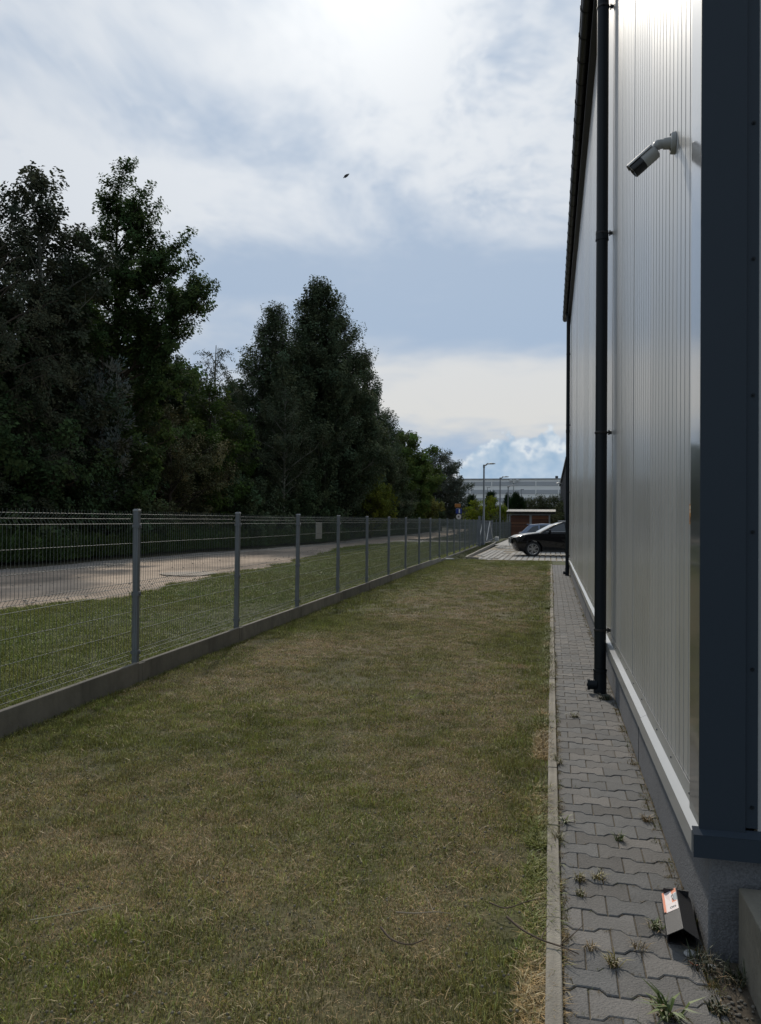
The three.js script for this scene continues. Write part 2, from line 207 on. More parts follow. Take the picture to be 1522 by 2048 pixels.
// ------------------------------------------------------------------ paved strip: interlocking pavers and kerb stones
{
  const path = setting('path', 'narrow strip of interlocking grey pavers along the warehouse wall');
  part('bedding', boxUV(box(0.60, 0.05, 32.5, 0.32, -0.0325, -14.2)), M([0.19, 0.165, 0.125], 1, { map: rep(texSoil, 1.5), bumpMap: rep(texBump, 2), bumpScale: 0.01 }), path);
  const L = 0.215, P = 0.143, dep = 0.030, gap = 0.0024, X0 = 0.056, X1 = 0.598;
  const wave = (x) => { const f = ((x / L) % 1 + 1) % 1; const t = Math.abs(f - 0.5) * 2; return dep * 0.5 * (clamp((t - 0.5) / 0.10, -1, 1)); }; // + at vertical joints of this row
  // edge points of one stone centred on 0: breakpoints of the trapezoid wave
  const br = [-0.5, -0.305, -0.195, 0.195, 0.305, 0.5].map((f) => f * L);
  function stone(cx) { const top = br.map((x) => [clamp(x, -L / 2 + gap, L / 2 - gap), -(P / 2 - gap + wave(x + L / 2) * 1)]), bot = br.slice().reverse().map((x) => [clamp(x, -L / 2 + gap, L / 2 - gap), P / 2 - gap + wave(x + L / 2) * 1]); return top.concat(bot).map(([x, z]) => [x + cx, z]); }
  function clipX(poly, x, keepLess) { const out = []; for (let i = 0; i < poly.length; i++) { const a = poly[i], b = poly[(i + 1) % poly.length], ia = keepLess ? a[0] <= x : a[0] >= x, ib = keepLess ? b[0] <= x : b[0] >= x; if (ia) out.push(a); if (ia !== ib) { const t = (x - a[0]) / (b[0] - a[0]); out.push([x, a[1] + (b[1] - a[1]) * t]); } } return out; }
  const shapes = [[], []];
  for (const par of [0, 1]) for (let k = -1; k < 5; k++) { const cx = 0.032 + (k + (par ? 0.5 : 0)) * L; let poly = stone(cx); poly = clipX(clipX(poly, X0, false), X1, true); if (poly.length < 3) continue; const xs = poly.map((p) => p[0]); if (Math.max(...xs) - Math.min(...xs) < 0.025) continue;
    const c = (Math.max(...xs) + Math.min(...xs)) / 2; const s = new THREE.Shape(poly.map(([x, z]) => new THREE.Vector2(x - c, -z))); const g = new THREE.ExtrudeGeometry(s, { depth: 0.052, bevelEnabled: true, bevelSize: 0.0035, bevelThickness: 0.0035, bevelOffset: -0.0035, bevelSegments: 1 }).rotateX(-Math.PI / 2).translate(0, -0.0555, 0); shapes[par].push([c, g]); }
  const tones = []; const rr = rng(31);
  const baseMap = rep(texSpeckle, 0.9);
  for (let i = 0; i < 7; i++) { const k = 0.80 + 0.40 * i / 6, w = (rr() - 0.4) * 0.07; const m = baseMap.clone(); m.offset.set(rr(), rr()); m.needsUpdate = true; tones.push(M([0.178 * k * (1 + w), 0.173 * k, 0.166 * k * (1 - w)], 0.88, { map: m, bumpMap: rep(texGrit, 1.6), bumpScale: 0.003 })); }
  const pieces = shapes.map((l) => l.map(([c, g]) => [c, boxUV(g)]));
  let count = 0; const far = [];
  for (let r = 0; r < 205; r++) { const z = -1.35 - r * P, par = r & 1; if (z < -30.3) break;
    for (const [c, g] of pieces[par]) { const y = (rr() - 0.5) * 0.005, ti = Math.floor(rr() * 7), yaw = (rr() - 0.5) * 0.012, tx = (rr() - 0.5) * 0.012;
      if (count < 300) { part('paver', g, tones[ti], path, [c, y, z], [tx, yaw, (rr() - 0.5) * 0.012]); count++; } else (far[ti % 3] ??= []).push(g.clone().scale(0.975, 1, 0.955).rotateY(yaw).translate(c, y, z)); } }
  far.forEach((l, i) => tag(part('paver', join(l), tones[1 + i * 2], path), null, null, null, 'stuff'));
  const kg = boxUV(rbox(0.06, 0.30, 0.992, 0, -0.128, 0, 0.008));
  for (let i = 0; i < 30; i++) part('kerb_stone', kg, mat.kerb, path, [0.021 + (rr() - 0.5) * 0.004, (rr() - 0.5) * 0.008, -0.8 - i], [0, (rr() - 0.5) * 0.006, (rr() - 0.5) * 0.03]);
}

// ------------------------------------------------------------------ the warehouse on the right
const WX = 0.575, ZC = -3.15, ZE = -25.4, EAVE = 8.12;
const hall = thing('warehouse', 'tall warehouse with ribbed silver wall, navy corner and black gutter on the right', 'warehouse');
{
  part('plinth', boxUV(rbox(14.4, 0.8, ZC - ZE - 0.06, 0.605 + 7.2, 0.02, (ZC + ZE) / 2 - 0.005, 0.012)), mat.plinth, hall);
  part('core', boxUV(box(14.2, EAVE - 0.45, ZC - ZE - 0.5, WX + 0.2 + 7.1, (EAVE + 0.45) / 2, (ZC + ZE) / 2)), mat.dark, hall);
  // ribbed panels: vertical grooves about every 12 cm
  const rr = rng(8);
  function panelGeo(len) { const pr = [[0, 0.03], [0, 0.004]]; const n = Math.max(1, Math.round(len / 0.122)); pr.push([0.006, 0]); for (let i = 1; i < n; i++) { const s = i / n * len, w = 0.0085; pr.push([s - w, 0], [s - w * 0.35, 0.013], [s + w * 0.35, 0.013], [s + w, 0]); } pr.push([len - 0.012, 0], [len - 0.010, 0.004], [len - 0.010, 0.03]);
    const P = [], U = [], y0 = 0.575, y1 = EAVE + 0.05; for (let i = 0; i < pr.length - 1; i++) { const [a, xa] = pr[i], [b, xb] = pr[i + 1]; P.push(xa, y0, -a, xb, y1, -b, xb, y0, -b, xa, y0, -a, xa, y1, -a, xb, y1, -b); U.push(a, y0, b, y1, b, y0, a, y0, a, y1, b, y1); }
    const g = new THREE.BufferGeometry(); g.setAttribute('position', new THREE.Float32BufferAttribute(P, 3)); g.setAttribute('uv', new THREE.Float32BufferAttribute(U, 2)); g.computeVertexNormals(); return g; }
  const full = panelGeo(0.976), first = panelGeo(0.46);
  const pm = [0, 1, 2].map((k) => { const m = mat.panel.clone(); m.map = m.map.clone(); m.map.offset.set(rr(), rr()); m.map.needsUpdate = true; m.clearcoatRoughness = 0.24 + k * 0.03; m.color.multiplyScalar(0.97 + k * 0.03); return m; });
  part('wall_panel', first, pm[0], hall, [WX, 0, -3.352]);
  for (let z = -3.812; z > ZE + 0.1; z -= 0.976) part('wall_panel', full, pm[Math.floor(rr() * 3)], hall, [WX + rr() * 0.0018, 0, z], [0, (rr() - 0.5) * 0.007, 0]);
  // navy corner flashing: side leg on the long wall, front leg on the end wall, folded edge
  part('corner_trim', boxUV(box(0.006, EAVE - 0.48, 0.2, WX - 0.011, (EAVE + 0.52) / 2, ZC - 0.1 + 0.004)), mat.navyTrim, hall);
  const ct = part('corner_board', boxUV(join(rbox(0.165, EAVE - 0.47, 0.012, WX + 0.0685, (EAVE + 0.515) / 2, ZC + 0.008, 0.003), box(0.045, EAVE - 0.50, 0.006, WX + 0.1738, (EAVE + 0.54) / 2, ZC - 0.001))), mat.navy, hall);
  for (let i = 0; i < 15; i++) part('screw', join(cyl(0.0075, 0.0075, 0.003, 0, 0, 0, 12), cyl(0.0042, 0.0035, 0.005, 0, 0.003, 0, 6)).rotateX(Math.PI / 2), mat.pipe, ct, [WX + 0.176, 0.60 + i * 0.523, ZC + 0.0025]);
  part('end_wall', boxUV(box(14, EAVE - 0.45, 0.05, WX + 0.197 + 7, (EAVE + 0.53) / 2, ZC - 0.028)), mat.panel, hall);
  // base flashing along the long wall in 2 m lengths: wall leg, sloping top, drip face
  const fp = [[0.572, 0.592], [0.5695, 0.592], [0.5695, 0.516], [0.535, 0.494], [0.535, 0.412], [0.542, 0.408], [0.542, 0.49], [0.572, 0.510]];
  const fg = (len) => boxUV(prism(fp, len).translate(0, 0, -len));
  let zz = ZC + 0.004, k = 0; for (const len of [1.72, 2, 2, 2, 2, 2, 2, 2, 2, 2, 2.4]) { const f = part('base_flashing', fg(len - 0.004), mat.flashing, hall, [(k % 2) * 0.0015, (k % 2) * 0.001, zz]); k++;
    for (let s = 0.25; s < len; s += 0.5) if (zz - s > -12 && !(zz - s > -3.36)) part('screw', new THREE.SphereGeometry(0.006, 8, 6).scale(0.6, 1, 1), mat.screw, f, [0.5685, 0.552, -s]); zz -= len; }
  // base flashing on the end wall (navy)
part('base_flashing', boxUV(join(box(14, 0.084, 0.006, 0.5365 + 7, 0.449, ZC + 0.040), box(14, 0.004, 0.045, 0, 0, 0).rotateX(0.42).translate(0.5365 + 7, 0.500, ZC + 0.022))), mat.navy, hall);
  const jp = boxUV(box(0.004, 0.5, 0.012, 0.606, 0.18, 0)); for (const z of [-5.6, -9.2, -14]) part('plinth_joint', jp, mat.dark, hall, [-0.001, 0, z]);
  // roof edge
  part('roof', boxUV(prism([[0.50, EAVE + 0.14], [0.50, EAVE + 0.30], [8, EAVE + 1.05], [15.2, EAVE + 0.3], [15.2, EAVE + 0.14]], ZC - ZE + 0.2).translate(0, 0, ZE - 0.1)), mat.gutter, hall);
  part('eave_trim', boxUV(box(0.10, 0.26, ZC - ZE + 0.1, 0.535, EAVE + 0.10, (ZC + ZE) / 2)), mat.gutter, hall);
  // half-round gutter with strap brackets
  const arc = []; for (let i = 0; i <= 14; i++) { const a = Math.PI + Math.PI * i / 14; arc.push([Math.cos(a) * 0.07, Math.sin(a) * 0.07]); } for (let i = 14; i >= 0; i--) { const a = Math.PI + Math.PI * i / 14; arc.push([Math.cos(a) * 0.066, Math.sin(a) * 0.066]); }
  const gl = ZC - ZE + 0.3; const gut = part('gutter', join(prism(arc, gl).translate(0.415, EAVE + 0.16, ZE - 0.2), rod([0.345, EAVE + 0.165, ZE - 0.2], [0.345, EAVE + 0.165, ZC + 0.1], 0.011, 10)), mat.gutter, hall);
  const bg = prism(arc.map(([x, y]) => [x * 1.09, y * 1.09]), 0.028); const bt = join(bg, box(0.022, 0.05, 0.028, -0.075, 0.012, 0.014));
  for (let z = ZC - 0.2; z > ZE; z -= 0.56) part('bracket', bt, mat.dark, gut, [0.415, EAVE + 0.16, z]);
  // downpipes
  function downpipe(x, z, clampAt, label) {
    const R = 0.0565; const body = [cyl(R, R, EAVE - 0.14, 0, 0.20, 0, 28)];
    const p = part('downpipe', join(body, rod([-0.055, EAVE + 0.1, 0], [0, EAVE - 0.02, 0], 0.05, 16)), mat.pipe, hall, [x, 0, z]); if (label) p.userData.label = label;
    part('socket', join(cyl(0.064, 0.064, 0.03, 0, 0.205, 0, 28), cyl(0.067, 0.067, 0.016, 0, 0.22, 0, 28), cyl(0.062, 0.062, 0.2, 0, 0.0, 0, 28)), mat.pipe, p);
    part('cleanout_cap', join(cyl(0.05, 0.05, 0.075, 0, 0, 0, 24).rotateZ(Math.PI / 2).translate(-0.03, 0.085, 0.02), cyl(0.057, 0.057, 0.022, 0, 0, 0, 24).rotateZ(Math.PI / 2).translate(-0.098, 0.085, 0.02), box(0.006, 0.03, 0.07, -0.123, 0.085, 0.02)), mat.pipe, p);
    part('coupling', join(cyl(0.0615, 0.0615, 0.09, 0, 0, 0, 28), cyl(0.064, 0.064, 0.012, 0, 0, 0, 28)), mat.pipe, p, [0, 4.46, 0]);
    for (const y of clampAt) part('clamp', join(new THREE.TorusGeometry(R + 0.002, 0.0045, 6, 28).scale(1, 1, 3).rotateX(Math.PI / 2), box(0.02, 0.024, 0.012, 0, 0, R + 0.008), rod([0.03, 0, 0.0], [WX - x, 0, 0], 0.008, 8), cyl(0.02, 0.014, 0.02, 0, 0, 0, 12).rotateZ(Math.PI / 2).translate(WX - x - 0.002, 0, 0), box(0.014, 0.045, 0.03, WX - x - 0.024, 0, 0)), mat.dark, p, [0, y, 0]);
  }
  downpipe(0.478, -7.8, [0.62, 2.56, 4.53, 6.78]);
  downpipe(0.500, -24.5, [0.62, 2.6, 4.7, 6.92]);
}

// security camera on the wall
{
  const t = thing('security_camera', 'white bullet security camera with black front on the ribbed wall', 'security camera', [WX - 0.001, 3.515, -3.885]);
  part('mount_plate', join(cyl(0.052, 0.05, 0.016, 0, 0, 0, 32), cyl(0.05, 0.046, 0.005, 0, 0.016, 0, 32)).rotateZ(Math.PI / 2), mat.camWhite, t);
  for (const s of [-1, 1]) part('screw', new THREE.SphereGeometry(0.006, 8, 6), mat.dark, t, [-0.02, s * 0.036, 0.012]);
  part('arm', join(cyl(0.028, 0.026, 0.032, 0, 0, 0, 24).rotateZ(Math.PI / 2).translate(-0.02, 0, 0), cyl(0.022, 0.022, 0.03, 0, 0, 0, 24).rotateZ(Math.PI / 2).translate(-0.045, 0, 0), new THREE.SphereGeometry(0.0235, 24, 16).translate(-0.077, -0.003, 0), rod([-0.077, -0.003, 0], [-0.100, -0.037, 0.002], 0.010, 12)), mat.camWhite, t);
  const b = new THREE.Group(); b.name = 'camera_body'; t.add(b);
  const body = part('housing', new THREE.LatheGeometry([[0, 0.082], [0.026, 0.082], [0.035, 0.077], [0.0375, 0.068], [0.0375, 0.0], [0.0365, -0.002]].map(([r, y]) => new THREE.Vector2(r, y)).reverse(), 36), mat.camWhite, b);
  part('front_ring', new THREE.LatheGeometry([[0.0365, 0.0], [0.0385, -0.004], [0.0385, -0.066], [0.034, -0.07], [0.030, -0.068], [0, -0.064]].map(([r, y]) => new THREE.Vector2(r, y)).reverse(), 36), M([0.008, 0.008, 0.009], 0.25), b);
  const hp = []; for (let i = 0; i <= 20; i++) { const a = lerp(-0.95, 0.95, i / 20); hp.push([Math.sin(a) * 0.0455, Math.cos(a) * 0.0455]); } for (let i = 20; i >= 0; i--) { const a = lerp(-0.95, 0.95, i / 20); hp.push([Math.sin(a) * 0.0425, Math.cos(a) * 0.0425]); }
  part('sun_hood', join(prism(hp, 0.148).translate(0, 0, -0.074).rotateX(-Math.PI / 2).rotateY(0)), M([0.40, 0.40, 0.39], 0.5), b);
  const cv = document.createElement('canvas'); cv.width = 128; cv.height = 64; const c = cv.getContext('2d'); c.fillStyle = '#b9bab7'; c.fillRect(0, 0, 128, 64); c.fillStyle = '#55585c'; for (const [x, y, w] of [[8, 10, 70], [8, 22, 96], [8, 34, 60], [8, 46, 82]]) c.fillRect(x, y, w, 4);
  const tx = new THREE.CanvasTexture(cv); tx.colorSpace = THREE.SRGBColorSpace;
  part('label', new THREE.CylinderGeometry(0.0379, 0.0379, 0.05, 16, 1, true, 0, 0.75).rotateY(-0.1), new THREE.MeshStandardMaterial({ map: tx, roughness: 0.6 }), b, [0, 0.03, 0]);
  // body axis: local +y points back to the arm; hood (local -z after rotation) faces up and outward
  const ax = V(0.77, 0.60, 0.15).normalize(), hood = V(-0.60, 0.77, 0).addScaledVector(ax, -V(-0.60, 0.77, 0).dot(ax)).normalize(), sx = new THREE.Vector3().crossVectors(ax, hood.clone().negate());
  // local hood direction: prism y becomes -z
  const mtx = new THREE.Matrix4().makeBasis(sx, ax, hood.clone().negate()); b.quaternion.setFromRotationMatrix(mtx); b.position.set(-0.143, -0.078, -0.003); b.scale.setScalar(0.92);
}

// warning sticker beside the corner
{
  const cv = document.createElement('canvas'); cv.width = 96; cv.height = 128; const c = cv.getContext('2d'); c.fillStyle = '#c98a3c'; c.fillRect(0, 0, 96, 128); c.strokeStyle = '#6a4520'; c.lineWidth = 5; c.strokeRect(5, 5, 86, 118); c.fillStyle = '#d9cbb4'; c.fillRect(12, 12, 72, 22); c.fillRect(12, 40, 72, 16); c.fillStyle = '#6a4520'; c.beginPath(); c.moveTo(14, 116); c.lineTo(80, 116); c.lineTo(14, 66); c.fill();
  const tx = new THREE.CanvasTexture(cv); tx.colorSpace = THREE.SRGBColorSpace;
  const t = tag(part('sticker', new THREE.PlaneGeometry(0.06, 0.086).rotateY(-Math.PI / 2), new THREE.MeshStandardMaterial({ map: tx, roughness: 0.5 }), scene, [WX - 0.0035, 1.716, -3.405]), 'small orange sticker on the ribbed wall beside the corner trim', 'sticker');
}

// concrete block at the end wall
{
  const b = thing('concrete_block', 'low concrete block against the navy end wall at lower right', 'concrete block');
  part('block', boxUV(rbox(2.4, 0.9, 3.2, 0.703 + 1.2, 0.295 - 0.45, ZC + 1.605, 0.008)), M([0.20, 0.185, 0.15], 0.95, { map: rep(texConcrete, 0.9), bumpMap: rep(texBump, 1.5), bumpScale: 0.008 }), b);
}

// rodent bait box by the plinth
{
  const t = thing('bait_box', 'black ridged bait box with white and orange label beside the wall plinth', 'bait box', [0.525, 0.002, -3.36], -0.07);
  const w = 0.055, hgt = 0.056, rid = 0.088, m = M([0.022, 0.022, 0.024], 0.42, { bumpMap: rep(texGrit, 6), bumpScale: 0.0004 });
  const shell = [[-w, 0], [-w, hgt], [0, rid], [w, hgt], [w, 0], [w - 0.004, 0], [w - 0.004, hgt - 0.002], [0, rid - 0.005], [-w + 0.004, hgt - 0.002], [-w + 0.004, 0]];
  part('body', join(prism(shell, 0.29).translate(0, 0, -0.165), box(2 * w - 0.008, 0.09, 0.004, 0, 0.045, -0.16), box(0.004, 0.08, 0.2, 0.01, 0.04, -0.06)), m, t);
  const lid = [[-w - 0.004, hgt - 0.016], [-w - 0.004, hgt + 0.001], [0, rid + 0.005], [w + 0.004, hgt + 0.001], [w + 0.004, hgt - 0.016], [w + 0.001, hgt - 0.016], [w + 0.001, hgt], [0, rid + 0.001], [-w - 0.001, hgt], [-w - 0.001, hgt - 0.016]];
  part('lid', prism(lid, 0.345, 0).translate(0, 0, -0.17), m, t);
  part('lock_hole', cyl(0.006, 0.006, 0.004, 0, 0, 0, 16), mat.black, t, [-w + 0.002, hgt + 0.002, 0.008], [0, 0, 0.6]);
  part('floor', box(2 * w - 0.01, 0.004, 0.29, 0, 0.002, -0.02), m, t);
  const cv = document.createElement('canvas'); cv.width = 256; cv.height = 128; const c = cv.getContext('2d'); // u along the box (far -> near), v up the roof face
  c.fillStyle = '#e9dedb'; c.fillRect(0, 0, 256, 128); c.fillStyle = '#e2825a'; c.fillRect(0, 108, 256, 20); c.fillRect(0, 0, 58, 44); c.fillRect(118, 8, 44, 40); c.fillStyle = '#e9dedb'; c.beginPath(); c.arc(84, 8, 34, 0, 7); c.fill(); c.fillStyle = '#8f9aa0'; c.beginPath(); c.ellipse(104, 10, 46, 26, 0, 0, 7); c.fill();
  c.fillStyle = '#2c2426'; c.beginPath(); c.ellipse(78, 40, 22, 6, 0.5, 0, 7); c.fill(); c.beginPath(); c.ellipse(128, 36, 30, 5, -0.3, 0, 7); c.fill(); c.strokeStyle = '#2c2426'; c.lineWidth = 2; for (let i = 0; i < 4; i++) { c.beginPath(); c.moveTo(84 + i * 12, 38); c.lineTo(90 + i * 12, 22); c.stroke(); }
  c.fillStyle = '#c9a9a0'; for (let i = 0; i < 4; i++) c.fillRect(20, 66 + i * 9, 110 - i * 14, 3); c.strokeStyle = '#d9b3a6'; c.strokeRect(170, 20, 74, 80);
  c.save(); c.translate(216, 46); c.strokeStyle = '#26303a'; c.lineWidth = 7; for (const s of [-1, 1]) { c.beginPath(); c.ellipse(0, s * 13, 9, 12, 0, 0, 7); c.stroke(); } c.restore();
  const tx = new THREE.CanvasTexture(cv); tx.colorSpace = THREE.SRGBColorSpace;
  const slope = Math.atan2(rid - hgt + 0.004, w + 0.004), sl = Math.hypot(rid - hgt + 0.004, w + 0.004);
  const lg = new THREE.PlaneGeometry(0.18, sl * 0.92).rotateX(-Math.PI / 2).rotateY(-Math.PI / 2).rotateZ(slope); // u runs toward +z, v up the slope
  part('label', lg, new THREE.MeshStandardMaterial({ map: tx, roughness: 0.45 }), t, [(-w - 0.004) / 2 + 0.0005 - 0.001, (hgt + rid + 0.006) / 2 + 0.0012, -0.078]);
}

// ------------------------------------------------------------------ the wire fence
function meshPanel(len, plainTop = false) { // local: along -z from 0, folds towards -x, y from 0.22 to 1.75
  const l = [], w = 0.0021; const fold = [[1.75, 0], [1.716, 0], [1.67, -0.035], [1.62, 0], [1.02, 0], [0.97, -0.035], [0.92, 0], [0.32, 0], [0.27, -0.035], [0.22, 0]];
  const n = Math.round(len / 0.05); for (let i = 0; i <= n; i++) { const z = -i / n * len; l.push(tube(fold.map(([y, x]) => V(x, y, z)), fold.map(() => w), 4, false)); }
  const hz = [[1.716, 0], [1.67, -0.035], [1.62, 0], [1.42, 0], [1.22, 0], [1.02, 0], [0.97, -0.035], [0.92, 0], [0.72, 0], [0.52, 0], [0.32, 0], [0.27, -0.035], [0.22, 0]];
  for (const [y, x] of hz) l.push(rod([x + 0.0045, y, 0.012], [x + 0.0045, y, -len - 0.012], 0.0025, 4)); return join(l); }
const panelG = meshPanel(SPAN - 0.075);
const postG = rbox(0.06, 1.75, 0.05, 0, 0.875, 0, 0.006), capG = join(rbox(0.068, 0.022, 0.058, 0, 1.757, 0, 0.006), rbox(0.055, 0.01, 0.045, 0, 1.770, 0, 0.004)), clampG = join(rbox(0.012, 0.045, 0.062, 0.034, 0, 0, 0.003), cyl(0.008, 0.008, 0.01, 0, 0, 0, 8).rotateZ(-Math.PI / 2).translate(0.04, 0, 0), box(0.075, 0.03, 0.004, 0, 0, 0.028));
const capMat = M([0.16, 0.165, 0.17], 0.25, { clearcoat: 1, clearcoatRoughness: 0.15 });
{
  const f = thing('wire_fence', 'long grey steel wire mesh fence with concrete base boards along the lawn', 'fence', [fence0.x, 0, fence0.z], Math.atan2(-fenceDir.x, -fenceDir.z));
  const bd = boxUV(rbox(0.05, 0.34, SPAN - 0.10, 0, 0, 0, 0.008)), cn = boxUV(join(rbox(0.062, 0.35, 0.055, 0, 0, 0.036, 0.006), rbox(0.062, 0.35, 0.055, 0, 0, -0.036, 0.006), box(0.05, 0.34, 0.02, 0, 0, 0)));
  const rr = rng(12); const cm = [0.82, 1, 1.12].map((k) => { const m = mat.concrete.clone(); m.color = lin(0.245 * k, 0.225 * k, 0.19 * k); m.map = m.map.clone(); m.map.offset.set(rr(), rr()); m.map.needsUpdate = true; return m; });
  for (let i = -2; i <= 16; i++) { const z = -i * SPAN, tilt = [(rr() - 0.5) * 0.012, 0, (rr() - 0.5) * 0.012], low = i > 8 ? -0.10 : i > 7 ? -0.03 : 0;
    const p = part('post', postG, mat.galv, f, [0, 0, z], tilt); part('cap', capG, capMat, p); for (const y of [1.60, 0.90, 0.30]) part('clamp', clampG, mat.galv, p, [0, y, 0]);
    part('base_connector', cn, cm[0], f, [0.05, 0.022 + low, z], [0, (rr() - 0.5) * 0.03, 0]);
    if (i < 16) { part('mesh_panel', panelG, mat.wire, f, [-0.026, (rr() - 0.5) * 0.012, z - 0.0375]); part('base_board', bd, cm[i % 3 < 0 ? 0 : Math.abs(i) % 3], f, [0.05, 0.035 + low + (rr() - 0.5) * 0.01, z - SPAN / 2], [(rr() - 0.5) * 0.006, 0, 0]); } }
  const sg = thing('fence_plate', 'small pale blank plate fixed to the wire fence between two posts', 'sign', [-4.335, 1.47, -13.99], Math.atan2(-fenceDir.x, -fenceDir.z));
  part('plate', rbox(0.006, 0.31, 0.40, 0, 0, 0, 0.002), M([0.40, 0.40, 0.39], 0.6), sg); for (const y of [-0.12, 0.12]) for (const z of [-0.16, 0.16]) part('tie', box(0.016, 0.006, 0.02, 0.006, y, z), mat.dark, sg);
  const pl = thing('loose_slab', 'pale flat slab lying at the foot of the fence far down', 'slab', [-4.30, 0.03, -32.6], 0.4); part('slab', rbox(0.42, 0.05, 0.5, 0, 0.01, 0, 0.012), M([0.34, 0.34, 0.32], 0.8), pl);
}
// sliding gate beyond the fence
{
  const t = thing('sliding_gate', 'grey sliding gate of upright bars with slanting braces beyond the fence', 'gate', [-4.70, 0, -50.2], 0);
  const fr = join(box(0.06, 0.06, 12.6, 0, 1.68, -6.5), box(0.08, 0.12, 14.6, 0, 0.16, -7.2), box(0.06, 1.6, 0.08, 0, 0.9, -0.2), box(0.06, 1.6, 0.08, 0, 0.9, -12.8), box(0.06, 1.6, 0.06, 0, 0.9, -6.5));
  part('gate_frame', fr, mat.galv, t); const bg = box(0.025, 1.5, 0.025, 0, 0.93, 0); for (let i = 1; i < 84; i++) part('bar', bg, mat.galv, t, [0, 0, -0.2 - i * 0.15]);
  const pale = M([0.45, 0.46, 0.46], 0.45); for (const [a, b] of [[-0.3, -3.2], [-6.3, -3.3], [-6.7, -9.6], [-12.6, -9.7]]) part('brace', rod([0.05, 0.24, a], [0.05, 1.64, b], 0.03, 6), pale, t);
  for (const z of [0.5, -2.2]) part('guide_post', join(box(0.14, 2.0, 0.14, 0.16, 1.0, z), box(0.3, 0.2, 0.24, 0.1, 0.12, z)), mat.galv, t);
  part('motor_box', rbox(0.3, 0.34, 0.9, 0.32, 0.2, -13.6, 0.03), M([0.4, 0.4, 0.39], 0.6), t);
  const g2 = thing('far_fence', 'short run of grey mesh fence behind the second lamp post', 'fence', [-4.78, 0, -64.2], -0.05);
  for (let i = 0; i <= 6; i++) { const p = part('post', postG, mat.galv, g2, [0, 0, -i * SPAN]); part('cap', capG, capMat, p); if (i < 6) part('mesh_panel', panelG, mat.wire, g2, [-0.02, -0.16, -i * SPAN - 0.037]); }
  const g3 = thing('cross_fence', 'grey mesh fence running across behind the shrubs left of the shelter', 'fence', [-5.2, 0, -80.6], -Math.PI / 2);
  for (let i = 0; i <= 1; i++) { const p = part('post', postG, mat.galv, g3, [0, 0, -i * SPAN * 0.9]); part('cap', capG, capMat, p); }
  part('mesh_panel', panelG, mat.wire, g3, [-0.02, -0.16, -0.04]);
}

// ------------------------------------------------------------------ parking area, kerb, cars
{
  const lot = setting('parking_area', 'pale block paved parking area beyond the lawn');
  part('bedding', boxUV(box(17.4, 0.05, 72, 5.1, -0.035, -69.1)), M([0.36, 0.32, 0.26], 1, { map: rep(texSoil, 0.6) }), lot);
  const rr = rng(21), l = [], one = plain(box(0.195, 0.05, 0.15)); const ca = Math.cos(0.0), sa = Math.sin(0.0);
  for (let r = 0; r < 130; r++) for (let c = 0; c < 26; c++) { const z = -33.15 - r * 0.165, x = -3.5 + 0.12 + c * 0.25 + (r & 1) * 0.0; if (z < -54 || x > 3) continue; const edge = Math.hypot(0) ; if (x < lerp(-3.5, -4.0, clamp((-33.6 - z) / 24)) + 0.1) continue; if (fbm(x * 0.9 + 30, z * 0.5, 3) > 0.62 && x < -1.6) continue; l.push(one.clone().rotateX((rr() - 0.5) * 0.02).translate(x, -0.012 + rr() * 0.008, z)); }
  tag(part('paver', mergeGeometries(l), M([0.40, 0.385, 0.36], 0.9, { map: rep(texConcrete, 3) }), lot), null, null, null, 'stuff');
  part('paving', boxUV(box(16.9, 0.05, 51, 4.6, -0.012, -79.6)), M([0.36, 0.35, 0.33], 0.9, { map: rep(texConcrete, 0.5) }), lot);
  const kb = setting('kerb', 'pale concrete kerb round the left edge of the parking area');
  const pts = []; for (let i = 0; i <= 6; i++) { const a = i / 6 * 1.3; pts.push([-3.05 - Math.sin(a) * 0.62, -33.22 - (1 - Math.cos(a)) * 0.75]); } for (let z = -34.2; z > -58; z -= 1) pts.push([lerp(-3.66, -4.05, (-34 - z) / 24), z]);
  for (let i = 0; i < pts.length - 1; i++) { const [x0, z0] = pts[i], [x1, z1] = pts[i + 1], d = Math.hypot(x1 - x0, z1 - z0); part('kerb_stone', boxUV(rbox(0.09, 0.18, d - 0.006, 0, 0, 0, 0.012)), mat.kerb, kb, [(x0 + x1) / 2, 0.01 + rr() * 0.01, (z0 + z1) / 2], [0, Math.atan2(x1 - x0, z1 - z0), 0]); }
}
